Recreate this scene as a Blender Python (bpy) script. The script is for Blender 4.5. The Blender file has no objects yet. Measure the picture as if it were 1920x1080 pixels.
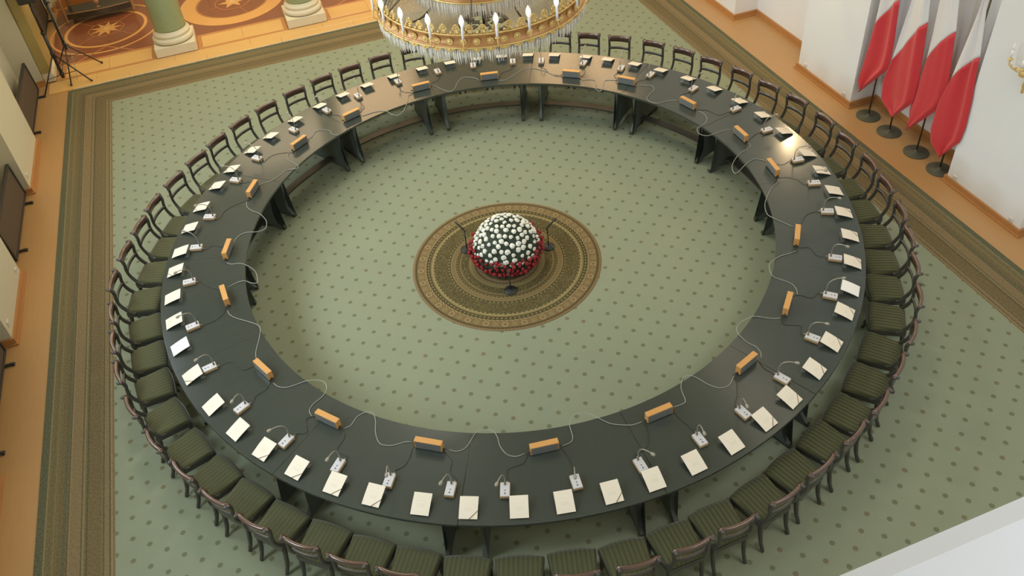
import bpy, bmesh, math, random
from mathutils import Vector, Matrix
random.seed(7)
PI = math.pi
S = bpy.context.scene
COL = S.collection

# ------------------------------------------------------------------ camera
cam_data = bpy.data.cameras.new('camera'); cam = bpy.data.objects.new('camera', cam_data); COL.objects.link(cam)
TH, PITCH, ROLL = 0.295263, 0.690363, -0.091932
def cam_matrix():
    yaw = -TH
    cy, sy, cp, sp = math.cos(yaw), math.sin(yaw), math.cos(PITCH), math.sin(PITCH)
    f = Vector((-sy*cp, cy*cp, -sp)); r = Vector((cy, sy, 0)); u = r.cross(f)
    cr, sr = math.cos(ROLL), math.sin(ROLL)
    R, U = cr*r + sr*u, -sr*r + cr*u
    m = Matrix((R, U, -f)).transposed().to_4x4()
    m.translation = Vector((-2.4885, -8.1816, 7.7806))
    return m
cam.matrix_world = cam_matrix()
cam_data.sensor_fit = 'HORIZONTAL'; cam_data.sensor_width = 36.0
cam_data.lens = 1616.37/1920*36.0; cam_data.shift_y = -127.0/1920
cam_data.clip_start = 0.02; cam_data.clip_end = 80
S.camera = cam

# ------------------------------------------------------------------ light and exposure
W = bpy.data.worlds.new('world'); S.world = W; W.use_nodes = True
W.node_tree.nodes['Background'].inputs[0].default_value = (0.80, 0.88, 1.0, 1)
W.node_tree.nodes['Background'].inputs[1].default_value = 0.6
S.view_settings.view_transform = 'Standard'
S.view_settings.look = 'None'
S.view_settings.exposure = 0.0
S.view_settings.gamma = 1.0
S.view_settings.use_curve_mapping = False
S.cycles.use_denoising = True
S.cycles.max_bounces = 6
S.cycles.diffuse_bounces = 4
S.cycles.glossy_bounces = 3
S.cycles.transparent_max_bounces = 12
S.cycles.sample_clamp_indirect = 6.0
S.cycles.caustics_reflective = False
S.cycles.caustics_refractive = False
def area(name, loc, rot, sx, sy, power, col):
    d = bpy.data.lights.new(name, 'AREA'); d.shape = 'RECTANGLE'; d.size = sx; d.size_y = sy
    d.energy = power; d.color = col
    o = bpy.data.objects.new(name, d); COL.objects.link(o); o.location = loc; o.rotation_euler = rot
    return o
def bulb(name, loc, power, col, r=0.04):
    d = bpy.data.lights.new(name, 'POINT'); d.energy = power; d.color = col; d.shadow_soft_size = r
    o = bpy.data.objects.new(name, d); COL.objects.link(o); o.location = loc
    return o
WARM = (1.0, 0.72, 0.40); NEUT = (1.0, 0.93, 0.80); COOL = (0.80, 0.90, 1.0)
area('ceiling_glow', (0, 4.5, 8.2), (0, 0, 0), 2.2, 2.2, 235, NEUT)
area('arcade_glow', (0, 7.4, 8.2), (0, 0, 0), 6.0, 0.8, 120, (1.0, 0.88, 0.70))  # added overhead panel standing in for warm spill from the next room
area('ceiling_glow_right', (4.9, 1.6, 7.6), (0, math.radians(40), 0), 1.0, 12.0, 60, (1.0, 0.86, 0.66))
area('ceiling_glow_gallery', (3.4, -6.5, 8.25), (0, 0, 0), 3.4, 1.2, 150, (0.97, 0.97, 1.0))
area('gallery_lamp', (-0.2, -8.75, 8.25), (0, 0, 0), 2.6, 0.5, 60, (0.92, 0.95, 1.0))  # added light without a fixture, there to brighten the gallery sill
for k, y in enumerate((-3.4, 0.1, 3.6)):
    area('window_daylight', (-6.0, y, 4.4), (0, math.radians(-84), 0), 2.4, 1.3, 150, COOL)
area('anteroom_glow', (-3.2, 10.3, 5.2), (0, 0, 0), 5.0, 2.0, 120, (1.0, 0.80, 0.52))
bulb('pier_lamp', (5.95, 2.25, 2.78), 50, WARM, .05)

# ------------------------------------------------------------------ materials
def mat(name, col, rough=0.6, metal=0.0, coat=0.0, coat_r=0.1, noise=0.0, nscale=20.0, spec=0.5, sheen=0.0, bump=0.0, bscale=200.0, trans=0.0, emit=None, alpha=1.0):
    m = bpy.data.materials.new(name); m.use_nodes = True
    nt = m.node_tree; b = nt.nodes['Principled BSDF']
    b.inputs['Base Color'].default_value = (*col, 1); b.inputs['Roughness'].default_value = rough
    b.inputs['Metallic'].default_value = metal; b.inputs['Coat Weight'].default_value = coat
    b.inputs['Coat Roughness'].default_value = coat_r; b.inputs['Specular IOR Level'].default_value = spec
    b.inputs['Sheen Weight'].default_value = sheen
    b.inputs['Transmission Weight'].default_value = trans
    b.inputs['Alpha'].default_value = alpha
    if emit:
        b.inputs['Emission Color'].default_value = (*emit[0], 1); b.inputs['Emission Strength'].default_value = emit[1]
    if noise > 0:
        tc = nt.nodes.new('ShaderNodeTexCoord'); n = nt.nodes.new('ShaderNodeTexNoise')
        n.inputs['Scale'].default_value = nscale; n.inputs['Detail'].default_value = 4
        nt.links.new(tc.outputs['Object'], n.inputs['Vector'])
        mr = nt.nodes.new('ShaderNodeMapRange'); mr.inputs['To Min'].default_value = 1-noise; mr.inputs['To Max'].default_value = 1+noise
        nt.links.new(n.outputs['Fac'], mr.inputs['Value'])
        mx = nt.nodes.new('ShaderNodeVectorMath'); mx.operation = 'SCALE'; mx.inputs[0].default_value = col
        nt.links.new(mr.outputs[0], mx.inputs['Scale']); nt.links.new(mx.outputs[0], b.inputs['Base Color'])
    if bump > 0:
        tc = nt.nodes.new('ShaderNodeTexCoord'); n = nt.nodes.new('ShaderNodeTexNoise'); n.inputs['Scale'].default_value = bscale
        bp = nt.nodes.new('ShaderNodeBump'); bp.inputs['Strength'].default_value = bump; bp.inputs['Distance'].default_value = 0.004
        nt.links.new(tc.outputs['Object'], n.inputs['Vector']); nt.links.new(n.outputs['Fac'], bp.inputs['Height'])
        nt.links.new(bp.outputs[0], b.inputs['Normal'])
    return m

class G:
    """tiny node-graph helper"""
    def __init__(s, m): s.nt = m.node_tree
    def n(s, t, **k):
        x = s.nt.nodes.new(t)
        for a, v in k.items(): setattr(x, a, v)
        return x
    def put(s, inp, v):
        if isinstance(v, (int, float)): inp.default_value = v
        elif isinstance(v, tuple): inp.default_value = v
        else: s.nt.links.new(v, inp)
    def m(s, op, a, b=0.0, c=0.0):
        x = s.n('ShaderNodeMath', operation=op); s.put(x.inputs[0], a); s.put(x.inputs[1], b); s.put(x.inputs[2], c)
        return x.outputs[0]
    def mix(s, f, a, b):
        x = s.n('ShaderNodeMix', data_type='RGBA'); s.put(x.inputs['Factor'], f)
        s.put(x.inputs[6], a if not isinstance(a, tuple) else (*a, 1)[:4]); s.put(x.inputs[7], b if not isinstance(b, tuple) else (*b, 1)[:4])
        return x.outputs[2]
    def xyz(s, kind='Object'):
        tc = s.n('ShaderNodeTexCoord'); sp = s.n('ShaderNodeSeparateXYZ'); s.nt.links.new(tc.outputs[kind], sp.inputs[0])
        return sp.outputs[0], sp.outputs[1], sp.outputs[2], tc.outputs[kind]
    def comb(s, x, y, z):
        c = s.n('ShaderNodeCombineXYZ'); s.put(c.inputs[0], x); s.put(c.inputs[1], y); s.put(c.inputs[2], z); return c.outputs[0]
    def noise(s, v, sc, det=3, rough=0.5):
        n = s.n('ShaderNodeTexNoise'); n.inputs['Scale'].default_value = sc; n.inputs['Detail'].default_value = det; n.inputs['Roughness'].default_value = rough
        s.nt.links.new(v, n.inputs['Vector']); return n.outputs['Fac']
    def ramp(s, f, stops, interp='LINEAR'):
        r = s.n('ShaderNodeValToRGB'); cr = r.color_ramp; cr.interpolation = interp
        while len(cr.elements) > 1: cr.elements.remove(cr.elements[-1])
        cr.elements[0].position = stops[0][0]; cr.elements[0].color = (*stops[0][1], 1)
        for p_, c_ in stops[1:]:
            e = cr.elements.new(p_); e.color = (*c_, 1)
        s.put(r.inputs[0], f); return r.outputs[0]

def srgb(r, g, b):
    f = lambda v: (v/255/12.92) if v/255 <= 0.04045 else ((v/255+0.055)/1.055)**2.4
    return (f(r), f(g), f(b))

# green carpet with small lozenges and a striped border; x in [XL, XR], y up to YB
XL, XR, YB, YF = -5.955, 5.71, 7.85, -7.0
def carpet_material():
    m = mat('carpet_pile', (0.3, 0.3, 0.2), 0.95, spec=0.1)
    g = G(m); b = m.node_tree.nodes['Principled BSDF']
    x, y, z, v = g.xyz()
    # lozenge lattice, woven pattern
    u = g.m('DIVIDE', g.m('SUBTRACT', x, -2.2329), 0.16293); i = g.m('ROUND', u); fu = g.m('MULTIPLY', g.m('SUBTRACT', u, i), 0.16293)
    w = g.m('ADD', g.m('DIVIDE', g.m('SUBTRACT', y, 0.4094), 0.25648), g.m('MULTIPLY', i, 0.5))
    j = g.m('ROUND', w); fw = g.m('MULTIPLY', g.m('SUBTRACT', w, j), 0.25648)
    d = g.m('ADD', g.m('ABSOLUTE', fu), g.m('ABSOLUTE', fw))
    d2 = g.m('MAXIMUM', g.m('ABSOLUTE', fu), g.m('ABSOLUTE', fw))
    dot = g.m('SUBTRACT', 1.0, g.m('SMOOTH_MAX', 0.0, g.m('MINIMUM', 1.0, g.m('MULTIPLY', g.m('SUBTRACT', g.m('MAXIMUM', g.m('MULTIPLY', d, 0.72), d2), 0.0225), 140.0)), 0.05))
    wn = g.n('ShaderNodeTexWhiteNoise'); wn.noise_dimensions = '2D'; g.nt.links.new(g.comb(i, j, 0.0), wn.inputs['Vector'])
    fine = g.noise(v, 260.0, 2); big = g.noise(v, 1.3, 3)
    base = g.mix(big, srgb(141, 150, 127), srgb(151, 156, 129))
    base = g.mix(g.m('MULTIPLY', fine, 0.35), base, srgb(122, 130, 108))
    dcol = g.mix(g.m('MULTIPLY', g.m('GREATER_THAN', wn.outputs['Value'], 0.78), g.m('MULTIPLY', wn.outputs['Value'], 0.8)), srgb(104, 104, 74), srgb(120, 104, 76))
    field = g.mix(g.m('MULTIPLY', dot, 0.75), base, dcol)
    # border stripes by distance from the carpet edge
    dx = g.m('MINIMUM', g.m('SUBTRACT', x, XL), g.m('SUBTRACT', XR, x)); dy = g.m('SUBTRACT', YB, y)
    dist = g.m('MINIMUM', dx, dy); t = g.m('DIVIDE', dist, 0.785)
    along = g.m('ADD', x, y)
    DG, OL, LT, TN, DK, BR = srgb(92, 97, 78), srgb(118, 109, 78), srgb(146, 134, 99), srgb(137, 118, 87), srgb(90, 82, 60), srgb(116, 101, 72)
    stops = [(0, DG), (.105, LT), (.125, OL), (.165, BR), (.18, OL), (.215, LT), (.225, OL), (.27, BR), (.33, DG), (.37, BR), (.39, DK), (.405, LT), (.42, TN),
             (.56, DK), (.572, OL), (.585, LT), (.60, OL), (.625, DK), (.645, BR), (.81, OL), (.84, DK), (.858, TN), (.92, DK), (.94, LT), (.965, srgb(132, 104, 74)), (.99, srgb(140, 150, 116))]
    border = g.ramp(t, stops, 'CONSTANT')
    weave = g.m('SINE', g.m('MULTIPLY', along, 210.0))
    scroll = g.noise(g.comb(g.m('MULTIPLY', x, 1.0), y, 0.0), 42.0, 2)
    border = g.mix(g.m('MULTIPLY', g.m('GREATER_THAN', g.m('ADD', g.m('MULTIPLY', weave, 0.12), scroll), 0.54), 0.28), border, LT)
    border = g.mix(g.m('MULTIPLY', g.m('LESS_THAN', g.m('SUBTRACT', scroll, g.m('MULTIPLY', weave, 0.1)), 0.44), 0.28), border, DK)
    border = g.mix(g.m('MULTIPLY', fine, 0.25), border, DK)
    col = g.mix(g.m('LESS_THAN', dist, 0.785), field, border)
    g.nt.links.new(col, b.inputs['Base Color'])
    bp = g.n('ShaderNodeBump'); bp.inputs['Strength'].default_value = 0.4; bp.inputs['Distance'].default_value = 0.004
    g.nt.links.new(fine, bp.inputs['Height']); g.nt.links.new(bp.outputs[0], b.inputs['Normal'])
    return m

def rug_material():
    m = mat('medallion_weave', (0.2, 0.15, 0.1), 0.95, spec=0.1)
    g = G(m); b = m.node_tree.nodes['Principled BSDF']
    x, y, z, v = g.xyz()
    r = g.m('SQRT', g.m('ADD', g.m('MULTIPLY', x, x), g.m('MULTIPLY', y, y)))
    a = g.m('DIVIDE', g.m('ARCTAN2', y, x), 2*PI)
    e = g.m('SUBTRACT', 1.262, r)                       # distance in from the edge
    DK, BR, TN, OL, LT, RD = srgb(82, 75, 50), srgb(102, 88, 60), srgb(128, 108, 76), srgb(136, 124, 82), srgb(172, 156, 112), srgb(142, 118, 86)
    st = [(0, RD), (.022, BR), (.030, DK), (.058, TN), (.160, BR), (.180, DK), (.235, OL), (.262, LT), (.270, BR), (.278, DK), (.475, DK), (.505, OL),
          (.52, TN), (.56, OL), (.575, DK), (.59, BR), (.63, OL), (.645, DK), (.735, BR), (.75, OL), (.80, TN), (.83, DK), (.845, RD), (.90, DK), (.915, BR), (.97, RD), (1.03, DK), (1.10, BR)]
    col = g.ramp(g.m('DIVIDE', e, 1.273), [(p_/1.273, c_) for p_, c_ in st], 'CONSTANT')
    mot = g.noise(v, 75.0, 2)
    def band(lo, hi): return g.m('MULTIPLY', g.m('GREATER_THAN', e, lo), g.m('LESS_THAN', e, hi))
    def dash(n, lo, hi, duty, c, slant=0.0):
        nonlocal col
        fr = g.m('FRACT', g.m('ADD', g.m('MULTIPLY', a, float(n)), g.m('MULTIPLY', e, slant)))
        col = g.mix(g.m('MULTIPLY', g.m('LESS_THAN', fr, duty), band(lo, hi)), col, c)
    col = g.mix(g.m('MULTIPLY', g.m('GREATER_THAN', mot, 0.54), g.m('MULTIPLY', band(.278, .475), 0.6)), col, OL)
    col = g.mix(g.m('MULTIPLY', g.m('GREATER_THAN', mot, 0.55), g.m('MULTIPLY', band(.645, .735), 0.8)), col, OL)
    dash(170, .026, .040, .45, TN, 25); dash(120, .162, .182, .5, LT, 40); dash(120, .205, .217, .38, LT)
    dash(105, .278, .289, .4, LT); dash(85, .478, .489, .4, LT); dash(80, .583, .590, .4, LT); dash(60, .812, .820, .45, LT)
    # ring of scroll roundels, alternating bright and faint
    N = 60.0
    fa = g.m('MULTIPLY', g.m('SUBTRACT', g.m('FRACT', g.m('MULTIPLY', a, N)), 0.5), 2*PI*1.165/N)
    idx = g.m('MODULO', g.m('FLOOR', g.m('ADD', g.m('MULTIPLY', a, N), 200.0)), 2.0)
    rr = g.m('SQRT', g.m('ADD', g.m('MULTIPLY', fa, fa), g.m('POWER', g.m('SUBTRACT', e, .109), 2.0)))
    ring = g.m('MULTIPLY', g.m('LESS_THAN', g.m('ABSOLUTE', g.m('SUBTRACT', rr, .033)), .0055), 0.9)
    core = g.m('MULTIPLY', g.m('LESS_THAN', rr, .026), 0.8)
    col = g.mix(g.m('MULTIPLY', core, g.m('SUBTRACT', 1.0, idx)), col, OL)
    col = g.mix(g.m('MULTIPLY', ring, g.m('ADD', 0.25, g.m('MULTIPLY', idx, 0.7))), col, LT)
    fine = g.noise(v, 300.0, 2)
    col = g.mix(g.m('MULTIPLY', fine, 0.3), col, DK)
    g.nt.links.new(col, b.inputs['Base Color'])
    return m

def wood_material(name, c1, c2, axis='X', scale=1.0, rough=0.35, coat=0.3, coat_r=0.15):
    m = mat(name, c1, rough, coat=coat, coat_r=coat_r)
    g = G(m); b = m.node_tree.nodes['Principled BSDF']
    x, y, z, v = g.xyz()
    s1, s2 = 3.0*scale, 40.0*scale
    vv = g.comb(g.m('MULTIPLY', x, s1 if axis == 'X' else s2), g.m('MULTIPLY', y, s1 if axis == 'Y' else s2), g.m('MULTIPLY', z, s1 if axis == 'Z' else s2))
    n = g.noise(vv, 1.0, 4, 0.6)
    g.nt.links.new(g.mix(n, c1, c2), b.inputs['Base Color'])
    return m

def wall_material(name, c):
    m = mat(name, c, 0.85, spec=0.2)
    g = G(m); b = m.node_tree.nodes['Principled BSDF']; x, y, z, v = g.xyz()
    n = g.noise(v, 1.1, 3)
    g.nt.links.new(g.mix(n, tuple(q*0.96 for q in c), c), b.inputs['Base Color'])
    return m

def marble_material(name, c1, c2, c3):
    m = mat(name, c1, 0.3, coat=0.2)
    g = G(m); b = m.node_tree.nodes['Principled BSDF']; x, y, z, v = g.xyz()
    n = g.noise(v, 3.2, 8, 0.65); n2 = g.noise(v, 14.0, 6, 0.7)
    c = g.mix(n, c1, c2); c = g.mix(g.m('MULTIPLY', g.m('GREATER_THAN', n2, 0.6), 0.35), c, c3)
    g.nt.links.new(c, b.inputs['Base Color'])
    return m

def stripe_material():
    m = mat('ribbed_green_cloth', (0.1, 0.1, 0.05), 0.85, sheen=0.15, spec=0.2)
    g = G(m); b = m.node_tree.nodes['Principled BSDF']; x, y, z, v = g.xyz()
    s = g.m('SINE', g.m('MULTIPLY', y, 2*PI/0.044)); s = g.m('MULTIPLY', g.m('ADD', s, 1.0), 0.5)
    fine = g.noise(v, 120.0, 2)
    c = g.mix(s, srgb(70, 74, 52), srgb(98, 95, 62)); c = g.mix(g.m('MULTIPLY', fine, 0.3), c, srgb(70, 78, 54))
    g.nt.links.new(c, b.inputs['Base Color'])
    return m

def card_material():
    m = mat('ivory_card', srgb(236, 226, 206), 0.55)
    g = G(m); b = m.node_tree.nodes['Principled BSDF']; x, y, z, v = g.xyz()
    # two faint blocks of illegible print
    def blk(x0, x1, w):
        return g.m('MULTIPLY', g.m('MULTIPLY', g.m('GREATER_THAN', x, x0), g.m('LESS_THAN', x, x1)), g.m('LESS_THAN', g.m('ABSOLUTE', y), w))
    ln = g.m('GREATER_THAN', g.m('SINE', g.m('MULTIPLY', x, 2*PI/0.0075)), 0.1)
    wd = g.m('GREATER_THAN', g.noise(g.comb(g.m('MULTIPLY', x, 20.0), y, 0.0), 140.0, 1), 0.42)
    ink = g.m('MULTIPLY', g.m('MULTIPLY', ln, wd), g.m('MAXIMUM', blk(-0.032, -0.022, 0.04), blk(-0.002, 0.034, 0.036)))
    c = g.mix(g.m('MULTIPLY', ink, 0.22), srgb(236, 226, 206), srgb(168, 150, 128))
    g.nt.links.new(c, b.inputs['Base Color'])
    return m

M = {
 'carpet': carpet_material(), 'rug': rug_material(),
 'parquet': wood_material('honey_parquet', srgb(178, 136, 84), srgb(190, 148, 96), 'Y', 0.8, 0.4, 0.3, 0.2),
 'board_light': wood_material('pale_oak_board', srgb(214, 168, 98), srgb(224, 182, 112), 'X', 1.0, 0.35, 0.4, 0.15),
 'board_frame': wood_material('orange_oak_board', srgb(186, 126, 68), srgb(196, 138, 78), 'X', 1.0, 0.35, 0.4, 0.15),
 'rosewood': wood_material('rosewood_parquet', srgb(128, 76, 50), srgb(150, 92, 62), 'X', 0.6, 0.3, 0.5, 0.12),
 'inlay': wood_material('maple_inlay', srgb(220, 164, 94), srgb(230, 178, 106), 'X', 1.0, 0.3, 0.4, 0.12),
 'inlay_thin': mat('thin_maple_line', srgb(190, 130, 82), 0.35, coat=0.3),
 'skirting': wood_material('skirting_oak', srgb(176, 124, 72), srgb(192, 140, 86), 'Y', 1.0, 0.45, 0.15),
 'nosing': mat('worn_nosing', srgb(214, 186, 140), 0.4, noise=0.2, nscale=6.0),
 'white_wall': wall_material('white_plaster', srgb(238, 240, 240)),
 'cream_wall': wall_material('cream_plaster', srgb(214, 208, 182)),
 'niche_wall': wall_material('niche_plaster', srgb(214, 210, 214)),  # plain wall with the niche's lavender light put into the colour
 'sill': wall_material('white_sill_paint', srgb(228, 230, 236)),
 'ochre': marble_material('ochre_marble', srgb(190, 172, 112), srgb(172, 152, 94), srgb(150, 128, 78)),
 'green_marble': marble_material('green_marble', srgb(146, 158, 116), srgb(160, 166, 122), srgb(124, 138, 98)),
 'cream_stone': mat('cream_limestone', srgb(222, 212, 182), 0.6, noise=0.04, nscale=10),
 'table': wood_material('black_walnut_lacquer', srgb(54, 62, 57), srgb(60, 65, 58), 'X', 0.5, 0.22, 0.3, 0.12),
 'table_dark': mat('ebonised_wood', srgb(92, 99, 92), 0.45, noise=0.08, nscale=12),
 'brass_cap': mat('dull_brass', srgb(74, 74, 62), 0.35, metal=0.3, noise=0.05),
 'chair_dark': mat('dark_chair_wood', srgb(64, 63, 58), 0.35, coat=0.3, noise=0.12, nscale=14),
 'mahogany': wood_material('red_mahogany', srgb(70, 52, 44), srgb(94, 62, 48), 'Y', 1.0, 0.3, 1.0, 0.10),
 'seat': stripe_material(),
 'card': card_material(),
 'card_plain': mat('glossy_white_card', srgb(246, 244, 236), 0.35, coat=0.5, noise=0.01),  # whiter base colour stands in for glare on an ivory card
 'acrylic': mat('clear_acrylic', (0.35, 0.38, 0.36), 0.06, alpha=0.16, noise=0.01),
 'ribbon': mat('brown_ribbon', srgb(112, 88, 50), 0.5, noise=0.06, nscale=60),
 'mic_white': mat('light_grey_plastic', srgb(204, 204, 206), 0.4, noise=0.02),
 'mic_side': mat('beige_plastic', srgb(178, 150, 110), 0.5, noise=0.05, nscale=40),
 'button': mat('dark_button', srgb(96, 88, 80), 0.4, noise=0.04),
 'gooseneck': mat('satin_steel', srgb(168, 164, 150), 0.35, metal=0.5, noise=0.04),
 'neck_base': mat('taupe_rubber', srgb(128, 118, 100), 0.5, noise=0.05),
 'foam': mat('grey_mesh_head', srgb(160, 154, 138), 0.6, noise=0.15, nscale=200),
 'box_wood': wood_material('orange_beech', srgb(204, 148, 82), srgb(216, 162, 92), 'Y', 1.5, 0.45, 0.2),
 'box_panel': mat('grey_grille', srgb(124, 128, 126), 0.35, metal=0.2, noise=0.06, nscale=80, coat=0.2),
 'plug': mat('black_plug', srgb(52, 50, 48), 0.5, noise=0.04),
 'cable_light': mat('pale_grey_cable', srgb(158, 160, 150), 0.5, noise=0.04),
 'cable_dark': mat('black_cable', srgb(54, 58, 53), 0.5, noise=0.04),
 'stand_black': mat('black_metal', srgb(46, 48, 46), 0.45, noise=0.06),
 'screen_mesh': mat('brown_woven_mesh', srgb(92, 78, 62), 0.8, noise=0.45, nscale=160, bump=0.5),
 'screen_frame': mat('charcoal_frame', srgb(52, 50, 46), 0.5, noise=0.05),
 'flag_red': mat('red_satin', srgb(206, 50, 58), 0.5, sheen=0.3, noise=0.03),
 'flag_white': mat('white_satin', srgb(232, 230, 230), 0.5, sheen=0.3, noise=0.02),
 'flag_base': mat('dark_green_enamel', srgb(84, 84, 68), 0.5, noise=0.08, nscale=30),
 'flag_pole': mat('dark_bronze_tube', srgb(92, 84, 62), 0.4, metal=0.3, noise=0.05),
 'gold': mat('gilt_bronze', srgb(232, 200, 128), 0.38, metal=0.45, noise=0.12, nscale=60, bump=0.6, bscale=90),
 'gold_band': mat('amber_gilt_band', srgb(186, 134, 80), 0.4, metal=0.2, noise=0.1, nscale=12),
 'candle': mat('white_candle_tube', srgb(250, 250, 250), 0.35, noise=0.01),
 'crystal': mat('cut_crystal', srgb(240, 236, 224), 0.12, alpha=0.75, noise=0.25, nscale=60, spec=1.0),
 'beads': mat('glass_beads', srgb(236, 228, 208), 0.25, alpha=0.97, noise=0.2, nscale=90, spec=1.0),
 'iron': mat('dark_iron', srgb(96, 88, 72), 0.45, metal=0.4, noise=0.05),
 'leaf': mat('dark_foliage', srgb(44, 58, 42), 0.7, noise=0.3, nscale=30),
 'bloom_white': mat('white_petals', srgb(240, 240, 226), 0.7, noise=0.05, nscale=80),
 'bloom_red': mat('crimson_petals', srgb(150, 38, 42), 0.7, noise=0.2, nscale=60),
 'socket': mat('white_socket', srgb(226, 224, 214), 0.5, noise=0.02),
 'shelf_wood': mat('matt_dark_wood', srgb(64, 62, 52), 0.4, noise=0.06, nscale=10, spec=0.4),
 'dark_top': mat('dark_table_marble', srgb(66, 62, 48), 0.3, coat=0.4, noise=0.2, nscale=20),
 'gilt_wood': mat('gilt_wood', srgb(176, 138, 100), 0.45, metal=0.05, noise=0.1),
 'flame_glass': mat('frosted_flame_bulb', srgb(240, 240, 240), 0.4, emit=((1.0, 0.98, 0.96), 0.45), noise=0.01),
 'lamp_glow': mat('lit_bulb', (1, 0.9, 0.7), 0.5, emit=((1.0, 0.80, 0.50), 14.0), noise=0.01),
 'warm_pane': mat('lamplit_pane', (1, 0.9, 0.7), 0.3, emit=((1.0, 0.66, 0.36), 5.0), noise=0.01),
 'pane': mat('daylit_pane', (0.8, 0.9, 1.0), 0.3, emit=((0.85, 0.93, 1.0), 1.2), noise=0.01),
}

# ------------------------------------------------------------------ mesh helpers
def newbm(): return bmesh.new()
def box(bm, c, s, rot=None, bevel=0.0, seg=1):
    r = bmesh.ops.create_cube(bm, size=1.0)
    vs = r['verts']
    bmesh.ops.scale(bm, vec=s, verts=vs)
    if bevel > 0:
        es = list({e for v in vs for e in v.link_edges})
        rr = bmesh.ops.bevel(bm, geom=es, offset=bevel, segments=seg, affect='EDGES', profile=0.5)
        vs = list({v for f in rr['faces'] for v in f.verts} | {v for v in vs if v.is_valid})
    if rot is not None: bmesh.ops.transform(bm, matrix=rot, verts=vs)
    bmesh.ops.translate(bm, vec=c, verts=vs)
    return vs
def lathe(bm, prof, seg=24, c=(0, 0, 0), mtx=None, cap=True):
    rings = []
    for r, z in prof:
        rings.append([bm.verts.new((r*math.cos(2*PI*k/seg), r*math.sin(2*PI*k/seg), z)) for k in range(seg)])
    for a, b in zip(rings, rings[1:]):
        for k in range(seg):
            f = bm.faces.new((a[k], a[(k+1) % seg], b[(k+1) % seg], b[k])); f.smooth = True
    if cap:
        for ring, rev in ((rings[0], True), (rings[-1], False)):
            bm.faces.new(list(reversed(ring)) if rev else ring)
    vs = [v for r_ in rings for v in r_]
    if mtx is not None: bmesh.ops.transform(bm, matrix=mtx, verts=vs)
    bmesh.ops.translate(bm, vec=c, verts=vs)
    return vs
def tube(bm, pts, rad, seg=8, cap=True, flat=1.0):
    pts = [Vector(p) for p in pts]; n = len(pts)
    rads = rad if isinstance(rad, (list, tuple)) else [rad]*n
    rings = []; up = None
    for i, p in enumerate(pts):
        t = (pts[min(i+1, n-1)] - pts[max(i-1, 0)]).normalized()
        if up is None:
            up = Vector((0, 0, 1)) if abs(t.z) < 0.9 else Vector((1, 0, 0))
        s = t.cross(up); s = s.normalized() if s.length > 1e-6 else t.orthogonal().normalized()
        up = s.cross(t).normalized()
        rings.append([bm.verts.new(p + rads[i]*(math.cos(2*PI*k/seg)*s + flat*math.sin(2*PI*k/seg)*up)) for k in range(seg)])
    for a, b in zip(rings, rings[1:]):
        for k in range(seg):
            f = bm.faces.new((a[k], a[(k+1) % seg], b[(k+1) % seg], b[k])); f.smooth = True
    if cap: bm.faces.new(list(reversed(rings[0]))); bm.faces.new(rings[-1])
def sweep(bm, path, prof_fn, closed_profile=True):
    """path: list of (pos, side, up); prof_fn(i) -> list of (a,b)"""
    rings = []
    for i, (p, s, u) in enumerate(path):
        rings.append([bm.verts.new(Vector(p) + a*Vector(s) + b*Vector(u)) for a, b in prof_fn(i)])
    n = len(rings[0])
    for a, b in zip(rings, rings[1:]):
        for k in range(n):
            bm.faces.new((a[k], a[(k+1) % n], b[(k+1) % n], b[k]))
    bm.faces.new(list(reversed(rings[0]))); bm.faces.new(rings[-1])
def prism(bm, poly, z0, z1):
    lo = [bm.verts.new((x, y, z0)) for x, y in poly]; hi = [bm.verts.new((x, y, z1)) for x, y in poly]
    n = len(poly)
    bm.faces.new(list(reversed(lo))); bm.faces.new(hi)
    for k in range(n): bm.faces.new((lo[k], lo[(k+1) % n], hi[(k+1) % n], hi[k]))
    return lo + hi
def catmull(pts, n=6):
    P = [Vector(p) for p in pts]; P = [P[0]*2-P[1]] + P + [P[-1]*2-P[-2]]; out = []
    for i in range(1, len(P)-2):
        for k in range(n):
            t = k/n; a, b, c, d = P[i-1], P[i], P[i+1], P[i+2]
            out.append(0.5*((2*b)+(-a+c)*t+(2*a-5*b+4*c-d)*t*t+(-a+3*b-3*c+d)*t**3))
    out.append(P[-2]); return out
def mesh(name, bm, m):
    bmesh.ops.recalc_face_normals(bm, faces=bm.faces)
    me = bpy.data.meshes.new(name); bm.to_mesh(me); bm.free(); me.materials.append(M[m]); return me
def obj(name, bm, m, parent=None, loc=None, rotz=None):
    o = bpy.data.objects.new(name, bm if isinstance(bm, bpy.types.Mesh) else mesh(name, bm, m))
    COL.objects.link(o)
    if parent is not None: o.parent = parent
    if loc is not None: o.location = loc
    if rotz is not None: o.rotation_euler = (0, 0, rotz)
    return o
def tag(o, label=None, cat=None, group=None, kind=None):
    if label: o['label'] = label
    if cat: o['category'] = cat
    if group: o['group'] = group
    if kind: o['kind'] = kind
    return o
def thing(name, label, cat, loc=(0, 0, 0), rotz=0.0, group=None):
    o = bpy.data.objects.new(name, None); COL.objects.link(o); o.empty_display_size = 0.1
    o.location = loc; o.rotation_euler = (0, 0, rotz)
    return tag(o, label, cat, group)
def struct(name, bm, m, parent=None):
    o = obj(name, bm, m, parent)
    if parent is None: o['kind'] = 'structure'
    return o
KIDS = {}
def kids(o):
    return [c for c in bpy.data.objects if c.parent == o]
def template(root):
    """remember a thing and its children so copying needs no search"""
    return (root, [(c, [d for d in kids(c)]) for c in kids(root)])
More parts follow.
